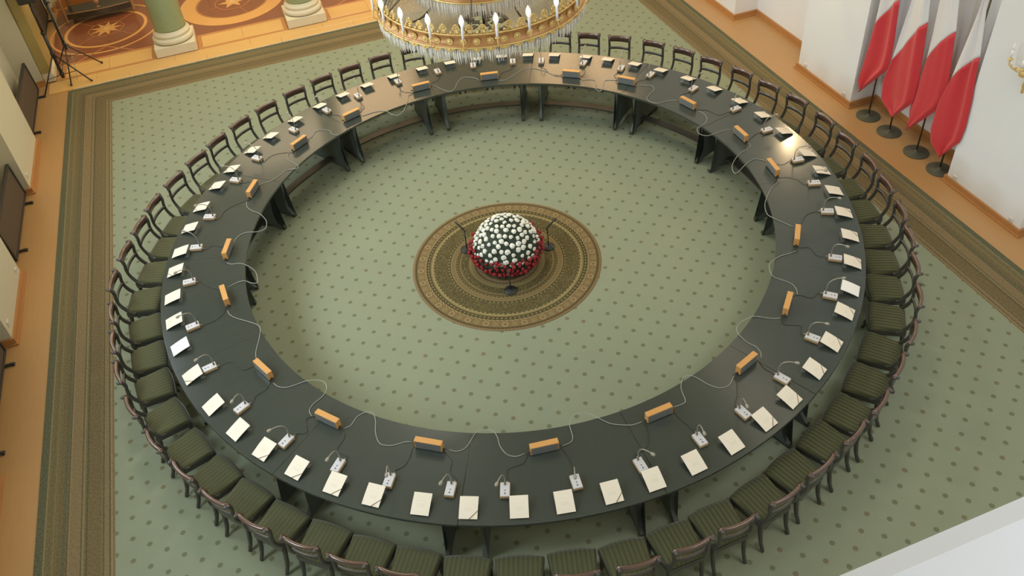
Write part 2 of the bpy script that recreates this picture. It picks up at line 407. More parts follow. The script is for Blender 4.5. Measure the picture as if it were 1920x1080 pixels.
def dup(tpl, loc, rotz, label=None, skip=()):
    root, ch = tpl
    r = root.copy(); COL.objects.link(r); r.location = loc; r.rotation_euler = (0, 0, rotz)
    if label: r['label'] = label
    for c, ds in ch:
        if c.name.split('.')[0] in skip: continue
        n = c.copy(); COL.objects.link(n); n.parent = r
        for d in ds:
            q = d.copy(); COL.objects.link(q); q.parent = n
    return r
ORD = ['', 'first', 'second', 'third', 'fourth', 'fifth', 'sixth', 'seventh', 'eighth', 'ninth', 'tenth', 'eleventh', 'twelfth', 'thirteenth', 'fourteenth', 'fifteenth', 'sixteenth', 'seventeenth']
def ring_labels(angs, noun):
    """photo-frame angle a (0 = right, 90 = far, 180 = left) -> phrase counting from the leftmost / rightmost one"""
    n = len(angs); A = [((a + TH*180/PI + 180) % 360) - 180 for a in angs]
    order = sorted(range(n), key=lambda i: -A[i])            # clockwise from 180
    left = min(range(n), key=lambda i: abs(abs(A[i]) - 180)); right = min(range(n), key=lambda i: abs(A[i]))
    li, ri = order.index(left), order.index(right); out = [None]*n
    for i in range(n):
        k = order.index(i)
        cl, cr = (k-li) % n, (k-ri) % n
        opts = [(cl, 'clockwise from the leftmost'), ((-cl) % n, 'anticlockwise from the leftmost'), (cr, 'clockwise from the rightmost'), ((-cr) % n, 'anticlockwise from the rightmost')]
        c, ph = min(opts)
        out[i] = f'the leftmost {noun}' if i == left else f'the rightmost {noun}' if i == right else f'{ORD[c]} {ph} {noun}'
    return out
TC = Vector((-0.0566, 0.0172, 0.0))
def ringpos(a, r, z=0.0):
    a = math.radians(a); return (TC.x + r*math.cos(a), TC.y + r*math.sin(a), z)

# measured ring positions: (angle in degrees, radius in metres) about the table centre
CHAIRS = [(53.24,4.86,2.6),(46.87,4.869,6.0),(40.16,4.872,0.1),(33.86,4.848,-2.4),(27.45,4.815,3.2),(20.82,4.812,-1.0),(14.27,4.79,3.3),(7.82,4.819,4.0),(0.86,4.822,-0.2),(-5.91,4.804,5.7),(-12.39,4.829,1.2),(-18.27,4.842,4.5),(-24.49,4.849,0.9),(-30.51,4.843,6.8),(-36.18,4.849,9.1),(-42.28,4.873,6.0),(-48.77,4.869,-1.1),(-55.06,4.854,1.3),(-61.39,4.867,0.4),(-67.18,4.853,0.6),(-73.37,4.857,0.8),(-79.16,4.877,1.0),(-85.33,4.88,-2.9),(-90.93,4.892,1.1),(-96.83,4.901,0.1),(-102.9,4.882,-2.8),(-121.04,4.854,-2.7),(-126.76,4.836,0.3),(-132.61,4.822,1.3),(-138.82,4.825,-0.5),(-144.93,4.818,3.2),(-150.91,4.813,0.0),(-157.35,4.828,0.1),(-164.49,4.843,3.0),(-171.13,4.841,-0.6),(-177.17,4.836,1.6),(176.57,4.853,6.6),(169.99,4.912,-1.4),(163.68,4.89,-3.8),(157.62,4.87,-2.9),(151.99,4.877,-0.8),(145.93,4.853,-6.2),(139.72,4.837,-7.4),(133.74,4.838,0.4),(127.61,4.851,1.2),(121.62,4.841,-2.9),(115.21,4.836,-5.8),(108.91,4.845,-2.6),(102.74,4.845,-2.0),(96.22,4.859,-1.6),(89.78,4.841,-6.8)]
CARDS = [(-108.5,4.175),(-102.81,4.178),(-96.73,4.17),(-91.08,4.175),(-85.2,4.172),(-79.18,4.182),(-73.15,4.19),(-67.75,4.181),(-61.1,4.169),(-55.07,4.192),(-48.16,4.165),(-42.92,4.177),(-36.68,4.178),(-30.22,4.162),(-24.24,4.186),(-18.22,4.175),(-12.21,4.18),(-6.59,4.176),(1.35,4.162),(7.88,4.157),(14.42,4.175),(21.08,4.176),(27.76,4.153),(34.4,4.168),(40.6,4.18),(46.89,4.174),(51.99,4.174),(59.2,4.18),(65.21,4.178),(71.27,4.166),(77.09,4.191),(83.1,4.182),(89.56,4.175),(96.22,4.179),(102.66,4.134),(108.65,4.178),(114.53,4.201),(121.1,4.187),(127.98,4.203),(133.53,4.219),(140.26,4.202),(145.64,4.167),(152.2,4.194),(158.16,4.2),(164.61,4.207),(169.54,4.204),(176.22,4.177),(-177.93,4.172),(-171.73,4.171),(-164.87,4.19),(-157.36,4.17),(-150.82,4.165),(-145.14,4.184),(-139.11,4.174),(-132.98,4.181),(-127.34,4.182),(-120.89,4.173),(-114.82,4.162)]
MICS = [(-100.75,3.981),(-91.66,3.973),(-82.37,3.994),(-74.39,4.008),(-65.45,4.009),(-55.57,3.988),(-45.44,4.032),(-36.13,3.997),(-23.76,4.008),(-15.4,4.073),(-7.85,3.998),(3.34,3.964),(12.96,3.976),(24.63,3.973),(35.6,3.987),(42.86,4.009),(51.89,3.976),(61.89,3.989),(68.63,3.984),(78.0,4.0),(86.5,4.007),(96.18,3.997),(106.29,4.018),(114.56,4.02),(123.92,4.025),(135.43,4.025),(143.22,4.003),(154.93,4.011),(163.78,4.027),(173.13,4.016),(-175.36,3.965),(-164.69,3.996),(-153.87,3.973),(-143.57,3.997),(-134.22,3.973),(-126.29,3.969),(-117.62,3.994),(-110.28,3.992)]
BOXES = [(-104.23,3.569),(-85.06,3.541),(-66.87,3.644),(-50.57,3.609),(-31.46,3.554),(-9.37,3.592),(4.3,3.599),(21.29,3.568),(39.12,3.638),(53.4,3.569),(74.56,3.504),(92.28,3.598),(112.2,3.519),(127.57,3.637),(145.92,3.623),(165.9,3.547),(179.83,3.565),(-157.72,3.549),(-140.34,3.597),(-122.4,3.531)]
CABLES = [[[-1.787,-3.075],[-1.718,-3.124],[-1.618,-3.11],[-1.481,-2.988],[-1.409,-2.984],[-1.329,-3.026],[-1.303,-3.113],[-1.315,-3.223],[-1.293,-3.332],[-1.247,-3.385],[-1.195,-3.407],[-1.123,-3.405]],[[-0.76,-3.468],[-0.667,-3.46],[-0.626,-3.417],[-0.61,-3.342],[-0.592,-3.26],[-0.524,-3.183],[-0.431,-3.181],[-0.363,-3.224],[-0.309,-3.297],[-0.219,-3.414],[-0.074,-3.497],[0.003,-3.516],[0.08,-3.515]],[[0.445,-3.481],[0.554,-3.478],[0.588,-3.449],[0.606,-3.362],[0.631,-3.283],[0.685,-3.208],[0.735,-3.184],[0.798,-3.204],[0.845,-3.263],[0.887,-3.35],[0.939,-3.418],[0.991,-3.455],[1.082,-3.458],[1.188,-3.375]],[[1.57,-3.278],[1.609,-3.207],[1.605,-3.123],[1.555,-3.027],[1.536,-2.901],[1.556,-2.825],[1.618,-2.766],[1.715,-2.74],[1.822,-2.739],[1.946,-2.817],[2.017,-2.858],[2.07,-2.873]],[[2.443,-2.644],[2.477,-2.585],[2.488,-2.492],[2.445,-2.405],[2.381,-2.321],[2.364,-2.261],[2.39,-2.178],[2.445,-2.093],[2.508,-2.062],[2.633,-2.027],[2.767,-2.033],[2.853,-2.025]],[[3.067,-1.64],[3.012,-1.524],[2.939,-1.382],[2.929,-1.291],[2.999,-1.136],[3.106,-1.018],[3.27,-0.875],[3.407,-0.802],[3.461,-0.738]],[[3.528,-0.355],[3.473,-0.274],[3.391,-0.241],[3.231,-0.306],[3.092,-0.385],[3.018,-0.408],[3.033,-0.31],[3.119,-0.19],[3.295,-0.057],[3.481,0.006],[3.544,0.054],[3.55,0.115]],[[3.527,0.488],[3.453,0.525],[3.317,0.524],[3.15,0.516],[3.071,0.585],[3.07,0.678],[3.127,0.758],[3.244,0.796],[3.348,0.89],[3.376,1.026],[3.34,1.132]],[[3.216,1.506],[3.133,1.559],[2.973,1.578],[2.905,1.583],[2.828,1.675],[2.833,1.778],[2.926,1.864],[3.045,1.94],[3.068,2.053],[2.985,2.122],[2.906,2.162]],[[2.673,2.452],[2.51,2.535],[2.43,2.448],[2.333,2.302],[2.277,2.306],[2.263,2.393],[2.33,2.499],[2.357,2.599],[2.301,2.669],[2.174,2.707]],[[1.958,2.976],[1.86,3.014],[1.788,3.197],[1.696,3.336],[1.591,3.434],[1.464,3.44],[1.236,3.335],[1.1,3.273],[1.0,3.309]],[[0.731,3.447],[0.671,3.565],[0.52,3.658],[0.387,3.551],[0.276,3.378],[0.18,3.341],[0.095,3.47],[0.036,3.6],[-0.034,3.651]],[[-0.37,3.536],[-0.438,3.516],[-0.507,3.334],[-0.613,3.141],[-0.731,3.043],[-0.808,3.106],[-0.879,3.247],[-1.027,3.296],[-1.232,3.267]],[[-1.586,3.203],[-1.541,3.036],[-1.582,2.961],[-1.709,2.921],[-1.766,2.998],[-1.788,3.096],[-1.888,3.171],[-1.987,3.161],[-2.064,3.046],[-2.136,2.999]],[[-2.424,2.791],[-2.481,2.7],[-2.474,2.584],[-2.39,2.429],[-2.379,2.347],[-2.442,2.335],[-2.545,2.359],[-2.657,2.271],[-2.783,2.2],[-2.89,2.191],[-2.964,2.158]],[[-3.165,1.866],[-3.175,1.743],[-3.119,1.622],[-3.041,1.523],[-2.986,1.386],[-2.972,1.282],[-3.005,1.166],[-3.108,1.144],[-3.261,1.192],[-3.366,1.147],[-3.423,1.059]],[[-3.552,0.695],[-3.504,0.641],[-3.384,0.599],[-3.302,0.505],[-3.236,0.373],[-3.229,0.222],[-3.242,0.154],[-3.314,0.187],[-3.384,0.253],[-3.486,0.259],[-3.583,0.223]],[[-3.633,-0.181],[-3.616,-0.255],[-3.558,-0.342],[-3.428,-0.466],[-3.334,-0.566],[-3.307,-0.65],[-3.341,-0.803],[-3.396,-0.97],[-3.412,-1.094]],[[-3.281,-1.519],[-3.235,-1.594],[-3.156,-1.636],[-3.057,-1.64],[-2.942,-1.639],[-2.846,-1.665],[-2.77,-1.726],[-2.762,-1.82],[-2.819,-1.911],[-2.93,-1.976],[-2.984,-2.046],[-2.971,-2.129]],[[-2.688,-2.409],[-2.624,-2.401],[-2.537,-2.32],[-2.436,-2.305],[-2.377,-2.353],[-2.378,-2.453],[-2.41,-2.588],[-2.404,-2.723],[-2.342,-2.783],[-2.267,-2.808],[-2.174,-2.814],[-2.106,-2.837]]]
# ------------------------------------------------------------------ the room
fl = newbm(); box(fl, (0, 0.5, -0.05), (14.4, 24, 0.1)); FLOOR = struct('floor', fl, 'parquet')
ce = newbm(); box(ce, (0, 0.5, 8.5), (14.4, 24, 0.2)); struct('ceiling', ce, 'cream_wall')
def profile(sx, px, nx, niches, off=0.0, y0=-11.3, y1=11.95):
    pts = [(sx*(px-off), y0)]
    for a, b in niches:
        pts += [(sx*(px-off), a+off), (sx*(nx-off), a+off), (sx*(nx-off), b-off), (sx*(px-off), b-off)]
    return pts + [(sx*(px-off), y1)]
NR = [(-8.0, -5.85), (-4.46, -2.27), (-0.97, 1.19), (2.58, 4.63), (6.12, 8.2)]
NL = [(-8.0, -5.85), (-4.46, -2.27), (-0.95, 1.24), (2.62, 4.70), (6.20, 8.35), (9.3, 11.8)]
for side, sx, px, N, wm in (('right', 1, 6.155, NR, 'white_wall'), ('left', -1, 6.39, NL, 'cream_wall')):
    nx = px + .49 if sx > 0 else px + .40
    p = profile(sx, px, nx, N)
    bm = newbm(); prism(bm, p + [(sx*7.2, 11.95), (sx*7.2, -11.3)], 0, 8.4); struct('wall_'+side, bm, wm)
    bm = newbm(); q = profile(sx, px, nx, N, 0.03); prism(bm, p + q[::-1], 0, 0.10)
    q2 = profile(sx, px, nx, N, 0.055); prism(bm, q + q2[::-1], 0, 0.025)
    struct('baseboard_'+side, bm, 'skirting')
bm = newbm(); box(bm, (0, 12.1, 4.2), (14.4, 0.3, 8.4)); struct('wall_far', bm, 'cream_wall')
bm = newbm(); box(bm, (0, 11.925, 0.09), (12.6, 0.05, 0.18), bevel=0.01); struct('baseboard_far', bm, 'board_frame')
bm = newbm(); box(bm, (0, -11.4, 4.2), (14.4, 0.2, 8.4)); struct('wall_back', bm, 'white_wall')
bm = newbm(); box(bm, (0, -8.12, 3.25), (12.2, 0.5, 6.5)); box(bm, (0, -9.8, 5.8), (12.2, 3.0, 0.3)); struct('wall_gallery', bm, 'white_wall')
# gallery sill right under the camera: rounded nose, then a flat top
bm = newbm()
sec = [(-7.785, 6.62), (-7.780, 6.70), (-7.790, 6.735), (-7.82, 6.752), (-7.96, 6.758), (-7.975, 6.768), (-8.45, 6.770), (-8.45, 6.50), (-7.79, 6.50)]
a_ = [bm.verts.new((-6.3, y, z)) for y, z in sec]; b_ = [bm.verts.new((6.1, y, z)) for y, z in sec]
for k in range(len(sec)): bm.faces.new((a_[k], a_[(k+1) % len(sec)], b_[(k+1) % len(sec)], b_[k]))
bm.faces.new(a_); bm.faces.new(b_[::-1]); struct('trim_1', bm, 'sill')
# windows high in the left niches (daylight)
for k, (a, b) in enumerate(NL[1:4]):
    yc = (a+b)/2
    bm = newbm()
    for s in (-1, 1): box(bm, (-6.775, yc+s*0.72, 4.5), (0.06, 0.1, 3.5), bevel=0.01)
    for z in (2.8, 6.2): box(bm, (-6.775, yc, z), (0.06, 1.5, 0.1), bevel=0.01)
    w = struct(f'window_{k+1}', bm, 'white_wall')
    bm = newbm(); box(bm, (-6.77, yc, 4.5), (0.02, 1.36, 3.34)); struct('pane', bm, 'pane', w)
    bm = newbm()
    box(bm, (-6.755, yc, 4.5), (0.03, 0.04, 3.34))
    for z in (3.6, 4.5, 5.4): box(bm, (-6.755, yc, z), (0.03, 1.36, 0.04))
    struct('muntin', bm, 'white_wall', w)
for k, (c, s_, ax) in enumerate((((-.10, 11.93, 5.6), (2.9, 2.2), 'x'), ((5.35, 11.93, 5.8), (1.4, 2.2), 'x'), ((6.13, 10.2, 5.4), (2.4, 2.0), 'y'))):  # added unseen panes that glow so the far tabletop mirrors warm patches
    d = (s_[0], .02, s_[1]) if ax == 'x' else (.02, s_[0], s_[1]); o_ = Vector((0, -.02, 0)) if ax == 'x' else Vector((-.02, 0, 0))
    bm = newbm()
    for q in (-1, 1):
        if ax == 'x': box(bm, Vector(c)+Vector((q*(s_[0]/2+.04), 0, 0)), (.1, .08, s_[1]+.2), bevel=.01)
        else: box(bm, Vector(c)+Vector((0, q*(s_[0]/2+.04), 0)), (.08, .1, s_[1]+.2), bevel=.01)
        box(bm, Vector(c)+Vector((0, 0, q*(s_[1]/2+.04))), (s_[0] if ax == 'x' else .08, .08 if ax == 'x' else s_[0], .1), bevel=.01)
    w = struct(f'window_{k+4}', bm, 'white_wall')
    bm = newbm(); box(bm, Vector(c)+o_, d); struct('pane', bm, 'warm_pane', w)
# wall sockets just above the skirting
for k, (sx, y, z) in enumerate(((6.155, 2.395, .14), (6.155, 1.36, .14), (6.155, -1.10, .14), (6.155, -2.11, .14), (-6.39, 4.85, .24), (-6.39, 2.48, .22), (-6.39, 1.38, .24))):
    lab = ['white wall socket on the pier beyond the flags, at its far corner', 'white wall socket beside the farthest flag, at the near corner of its pier', 'white wall socket on the near pier, next to the nearest flag',
           'white wall socket on the right wall pier, by its near corner', 'white wall socket on left wall pier, beyond the middle dark screen', 'white wall socket on left wall pier, just below the middle dark screen', 'white wall socket on left wall pier, above its near skirting corner'][k]
    t = thing('wall_socket', lab, 'socket', (sx, y, z), 0, 'wall sockets')
    bm = newbm(); box(bm, (-0.006 if sx > 0 else 0.006, 0, 0), (0.012, 0.075, 0.075), bevel=0.004); obj('plate', bm, 'socket', t)
    bm = newbm(); d = -1 if sx > 0 else 1
    lathe(bm, [(0.02, 0), (0.022, 0.004), (0.018, 0.005)], 12, (d*0.012, 0, 0), Matrix.Rotation(d*PI/2, 4, 'Y')); obj('outlet', bm, 'mic_white', t)

# threshold boards and inlaid floor of the next room
def board(x0, x1, y0, y1, m, name='board', z=0.014):
    bm = newbm(); box(bm, ((x0+x1)/2, (y0+y1)/2, z/2), (x1-x0-0.003, y1-y0-0.003, z), bevel=0.002); return obj(name, bm, m, FLOOR)
for row, (ya, yb_) in enumerate(((7.895, 8.12), (8.12, 8.345))):
    x = -6.3 - (0.6 if row else 0)
    while x < 6.25:
        x1 = min(x+1.45, 6.28); board(max(x, -6.3), x1, ya, yb_, 'board_light'); x = x1
colx = [-3.93, -1.36, 1.22, 3.80]
edges = [-6.2] + colx + [6.2]
for k in range(len(edges)-1):
    x0 = edges[k] + (0.40 if k else 0.1); x1 = edges[k+1] - (0.40 if k < len(edges)-2 else 0.1)
    board(x0, x1, 8.345, 8.43, 'board_frame'); board(x0, x1, 8.93, 9.01, 'board_frame')
    board(x0, x0+.08, 8.43, 8.93, 'board_frame'); board(x1-.08, x1, 8.43, 8.93, 'board_frame')
    xm = (x0+x1)/2
    board(x0+.08, xm, 8.43, 8.93, 'board_light'); board(xm, x1-.08, 8.43, 8.93, 'board_light')
for x in colx:
    board(x-.40, x+.40, 8.345, 9.01, 'board_frame', z=0.010)
for k in range(12):
    board(-6.3+k*1.05, -6.3+(k+1)*1.05, 9.01, 11.8, 'rosewood', z=0.008)
def ringpiece(cx, cy, r0, r1, m, name='inlay_ring', z=0.0125, seg=72, a0=0.0, a1=2*PI):
    bm = newbm(); full = abs(a1-a0-2*PI) < 1e-6; n = seg
    rows = []
    for k in range(n + (0 if full else 1)):
        a = a0 + (a1-a0)*k/n; ca, sa = math.cos(a), math.sin(a)
        rows.append([bm.verts.new((cx+r*ca, cy+r*sa, zz)) for r, zz in ((r0, 0.002), (r0, z), (r1, z), (r1, 0.002))])
    for k in range(n):
        A, B = rows[k], rows[(k+1) % len(rows)]
        for q in range(3): bm.faces.new((A[q], A[q+1], B[q+1], B[q]))
    return obj(name, bm, m, FLOOR)
def star(cx, cy, R, r, n, m, z=0.0125, rot=0.0):
    bm = newbm(); prism(bm, [(cx+(R if k % 2 == 0 else r)*math.cos(rot+PI*k/n), cy+(R if k % 2 == 0 else r)*math.sin(rot+PI*k/n)) for k in range(2*n)], 0.002, z)
    return obj('inlay_star', bm, m, FLOOR)
def strip(p0, p1, w, m, z=0.011):
    bm = newbm(); a, b = Vector(p0), Vector(p1); d = (b-a).normalized(); s = Vector((-d.y, d.x))*w/2
    prism(bm, [tuple(a+s), tuple(b+s), tuple(b-s), tuple(a-s)], 0.002, z); return obj('inlay_line', bm, m, FLOOR)
for k, cx in enumerate((-5.28, -2.68, -0.08, 2.52)):
    cy = 10.30
    if k % 2 == 0:
        ringpiece(cx, cy, .765, .83, 'inlay'); ringpiece(cx, cy, 1.07, 1.115, 'inlay', z=0.0115)
        for a in (0.0, 90, 180, 270):
            r_ = math.radians(a-45); strip((cx+.34*math.cos(r_), cy+.34*math.sin(r_)), (cx+.80*math.cos(r_), cy+.80*math.sin(r_)), .014, 'inlay_thin')
        for s in (-1, 1): strip((cx, cy-.86), (cx+s*.55, cy-1.30), .03, 'inlay_thin', z=0.0118)
        ringpiece(cx, cy, .355, .375, 'inlay_thin', z=0.0115, seg=8)
        star(cx, cy, .33, .15, 9, 'inlay'); bm = newbm(); lathe(bm, [(.055, .002), (.055, .0145)], 16, (cx, cy, 0)); obj('inlay_disc', bm, 'nosing', FLOOR)
    else:
        ringpiece(cx, cy, .77, 1.10, 'inlay')
        ringpiece(cx, cy, .735, .76, 'board_frame', z=0.0115)
        ringpiece(cx, cy, .355, .375, 'inlay_thin', z=0.0115)
        for a in range(4):
            r_ = math.radians(a*90+20); strip((cx+.37*math.cos(r_), cy+.37*math.sin(r_)), (cx+.74*math.cos(r_), cy+.74*math.sin(r_)), .014, 'inlay_thin')
        star(cx, cy, .30, .13, 6, 'inlay'); bm = newbm(); lathe(bm, [(.06, .002), (.06, .0145)], 16, (cx, cy, 0)); obj('inlay_disc', bm, 'nosing', FLOOR)
# nosing strips in lengths along the back of the carpet
x = -5.86
while x < 5.9:
    x1 = min(x+1.3, 6.2)
    bm = newbm(); box(bm, ((x+x1)/2, 7.872, 0.016), (x1-x-.008, .036, .030), bevel=.006); obj('nosing_strip', bm, 'nosing', FLOOR); x = x1
# carpet and its round medallion
bm = newbm(); box(bm, ((XL+XR)/2, (YB+YF)/2, 0.006), (XR-XL, YB-YF, 0.012))
CARPET = tag(obj('carpet', bm, 'carpet'), 'green carpet dotted with small lozenges, edged by a striped brown border', 'carpet')
bm = newbm(); lathe(bm, [(1.262, 0.0), (1.262, 0.003), (1.24, 0.005), (0.001, 0.005)], 96); o = obj('medallion', bm, 'rug', CARPET); o.location = (-0.115, 0.035, 0.0121)
o['label'] = 'round brown ringed medallion woven into the middle'

# ------------------------------------------------------------------ round conference table, fourteen sections
R0, R1, ZT = 3.325, 4.33, 0.76
SEAM = 63.98; STEP = 360/14
def sector_top():
    bm = newbm(); n = 12; h = math.radians(STEP/2) - 0.0007
    sec = [(R0+.006, ZT-.034), (R0, ZT-.028), (R0, ZT-.004), (R0+.004, ZT), (R1-.004, ZT), (R1, ZT-.004), (R1, ZT-.028), (R1-.006, ZT-.034)]
    rows = []
    for k in range(n+1):
        a = -h + 2*h*k/n
        rows.append([bm.verts.new((r*math.cos(a)-3.83, r*math.sin(a), z)) for r, z in sec])
    for A, B in zip(rows, rows[1:]):
        for q in range(len(sec)): bm.faces.new((A[q], A[(q+1) % len(sec)], B[(q+1) % len(sec)], B[q]))
    bm.faces.new(rows[0]); bm.faces.new(rows[-1][::-1]); return bm
def trestle(a):
    bm = newbm(); half = [(-.36, .726), (-.345, .5), (-.32, .30), (-.34, .16), (-.40, .075), (-.445, .04), (-.445, .013), (-.36, .013), (-.30, .055), (-.15, .085)]
    prof = half + [(-s, z) for s, z in half[::-1]]
    T = 0.024; lo = []; hi = []
    ca, sa = math.cos(a), math.sin(a)
    for lst, t in ((lo, -T), (hi, T)):
        for s, z in prof:
            r = 3.83 + s; lst.append(bm.verts.new((r*ca - t*sa - 3.83, r*sa + t*ca, z)))
    n = len(prof)
    for k in range(n): bm.faces.new((lo[k], lo[(k+1) % n], hi[(k+1) % n], hi[k]))
    bm.faces.new(lo[::-1]); bm.faces.new(hi)
    bmesh.ops.triangulate(bm, faces=[f for f in bm.faces if len(f.verts) > 4]); return bm
def arc_bar(r0, r1, z0, z1, h, n=8):
    bm = newbm(); rows = []
    for k in range(n+1):
        a = -h + 2*h*k/n
        rows.append([bm.verts.new((r*math.cos(a)-3.83, r*math.sin(a), z)) for r, z in ((r0, z0), (r0, z1), (r1, z1), (r1, z0))])
    for A, B in zip(rows, rows[1:]):
        for q in range(4): bm.faces.new((A[q], A[(q+1) % 4], B[(q+1) % 4], B[q]))
    bm.faces.new(rows[0]); bm.faces.new(rows[-1][::-1]); return bm
sec0 = thing('conference_table_section', '', 'table', (0, 0, 0), 0, 'curved sections of the ring table')
obj('tabletop', sector_top(), 'table', sec0)
al = math.radians(STEP/2 - 2.45)
for s in (-1, 1):
    tr = obj('trestle_leg', trestle(s*al), 'table_dark', sec0)
    for e in (-1, 1):
        bm = newbm(); r = 3.83 + e*.425
        box(bm, (r*math.cos(s*al)-3.83, r*math.sin(s*al), .034), (.05, .056, .042), Matrix.Rotation(s*al, 4, 'Z'), bevel=.006); obj('foot_cap', bm, 'brass_cap', tr)
obj('stretcher', arc_bar(3.67, 3.79, .135, .16, al-.006), 'shelf_wood', sec0)
obj('apron', arc_bar(4.22, 4.245, .64, .727, al-.006), 'table_dark', sec0)
T0 = template(sec0)
mids = [SEAM + STEP*(k+.5) for k in range(14)]
labs = ring_labels(mids, 'table section')
for k, a in enumerate(mids):
    loc = ringpos(a, 3.83); lb = 'curved black section of the ring table, ' + labs[k]
    if k == 0:
        sec0.location = loc; sec0.rotation_euler = (0, 0, math.radians(a)); sec0['label'] = lb; r = sec0
    else: r = dup(T0, loc, math.radians(a), lb)
    for c in bpy.data.objects:
        if c.parent == r and c.name.startswith('tabletop'):
            c.rotation_euler = (math.radians(random.uniform(-.12, .12)), math.radians(random.uniform(-.12, .12)), 0); break

# ------------------------------------------------------------------ chairs
def curved_rail(half, xc, bow, z, prof):
    bm = newbm(); path = []
    for k in range(9):
        t = -1 + 2*k/8; path.append(((xc + bow*(1-t*t), half*t, z), (1, 0, 0), (0, 0, 1)))
    sweep(bm, path, lambda i: prof)
    for f in bm.faces:
        if len(f.verts) == 4: f.smooth = True
    return bm
def make_chair():
    t = thing('dining_chair', '', 'chair', (0, 0, 0), 0, 'mahogany chairs around the ring table')
    # upholstered seat, ribs running front to back
    bm = newbm(); nx, ny = 8, 56; grid = []
    for i in range(nx+1):
        u = i/nx; x = -.195 + .375*u; row = []
        w = .221 - .040*u
        for j in range(ny+1):
            v = -1 + 2*j/ny; y = w*v
            ed = min(1.0, (1-abs(v))/.10); ex = min(1.0, min(u, 1-u)/.10)
            z = .428 + .026*math.sqrt(max(0, 1-(1-ed)**2))*math.sqrt(max(0, 1-(1-ex)**2)) + .008*(1-v*v) + .0022*math.cos(2*PI*y/.044)*ed*ex
            xx = x - (.018*(1-v*v) if i == 0 else .012*(1-v*v)*(1-u))
            row.append(bm.verts.new((xx, y, z)))
        grid.append(row)
    for i in range(nx):
        for j in range(ny):
            f = bm.faces.new((grid[i][j], grid[i][j+1], grid[i+1][j+1], grid[i+1][j])); f.smooth = True
    rim = [grid[0][j] for j in range(ny+1)] + [grid[i][ny] for i in range(1, nx+1)] + [grid[nx][j] for j in range(ny-1, -1, -1)] + [grid[i][0] for i in range(nx-1, 0, -1)]
    low = [bm.verts.new((v.co.x, v.co.y, .41)) for v in rim]; n = len(rim)
    for k in range(n): bm.faces.new((rim[k], rim[(k+1) % n], low[(k+1) % n], low[k]))
    bm.faces.new(low)
    obj('seat', bm, 'seat', t)
    bm = newbm()
    poly = [(-.205, -.214), (-.222, -.10), (-.226, 0), (-.222, .10), (-.205, .214), (-.19, .226), (.17, .188), (.188, .180), (.188, -.180), (.17, -.188), (-.19, -.226)]
    vs = prism(bm, poly, .352, .416)
    obj('seat_frame', bm, 'chair_dark', t)
    for s in (-1, 1):
        bm = newbm(); tube(bm, catmull([(-.185, s*.192, .36), (-.165, s*.192, .24), (-.172, s*.192, .11), (-.205, s*.192, .021)], 4), [.025]*4+[.022]*4+[.018]*4+[.016], 6); obj('front_leg', bm, 'chair_dark', t)
        bm = newbm(); tube(bm, catmull([(.155, s*.168, .38), (.168, s*.165, .26), (.192, s*.163, .12), (.235, s*.163, .021)], 4), [.025]*4+[.023]*4+[.020]*4+[.018], 6); obj('rear_leg', bm, 'chair_dark', t)
        bm = newbm(); tube(bm, catmull([(.06, s*.186, .398), (.13, s*.180, .42), (.185, s*.172, .49), (.222, s*.170, .58), (.226, s*.168, .67), (.216, s*.170, .75), (.226, s*.173, .805), (.262, s*.175, .838), (.276, s*.175, .828)], 3), [.022]*8+[.020]*16+[.014], 6); obj('back_post', bm, 'chair_dark', t)
    bm = curved_rail(.184, .226, .030, .795, [(-.010, -.048), (.007, -.048), (.011, -.016), (.014, .012), (.027, .030), (.025, .048), (.006, .055), (-.012, .045), (-.014, .016)])
    for s in (-1, 1):
        lathe(bm, [(.004, -.012), (.013, -.007), (.015, 0), (.013, .007), (.004, .012)], 8, (.240, s*.19, .836), Matrix.Rotation(PI/2, 4, 'X'))
    obj('crest_rail', bm, 'mahogany', t)
    obj('cross_rail', curved_rail(.165, .216, .026, .635, [(-.009, -.020), (.009, -.020), (.010, .018), (-.008, .022)]), 'chair_dark', t)
    return t
ch0 = make_chair(); CH = template(ch0)
chairs = list(CHAIRS)
# chairs hidden behind the chandelier, and the two cut by the lower frame edge
a0, a1 = CHAIRS[0][0], CHAIRS[-1][0]; step = (a1 - a0)/6
chairs += [(a0 + step*k, 4.88, random.uniform(-2, 2)) for k in range(1, 6)]
a0, a1 = CHAIRS[25][0], CHAIRS[26][0]; step = (a0 - a1)/3
chairs += [(a0 - step*k, 4.885, random.uniform(-2, 2)) for k in (1, 2)]
labs = ring_labels([c[0] for c in chairs], 'chair')
for k, (a, r, dv) in enumerate(chairs):
    loc = ringpos(a, r-.235); rz = math.radians(a + max(-7, min(7, dv))); lb = 'dark mahogany chair with green ribbed seat, ' + labs[k]
    if k == 0: ch0.location = loc; ch0.rotation_euler = (0, 0, rz); ch0['label'] = lb
    else: dup(CH, loc, rz, lb)

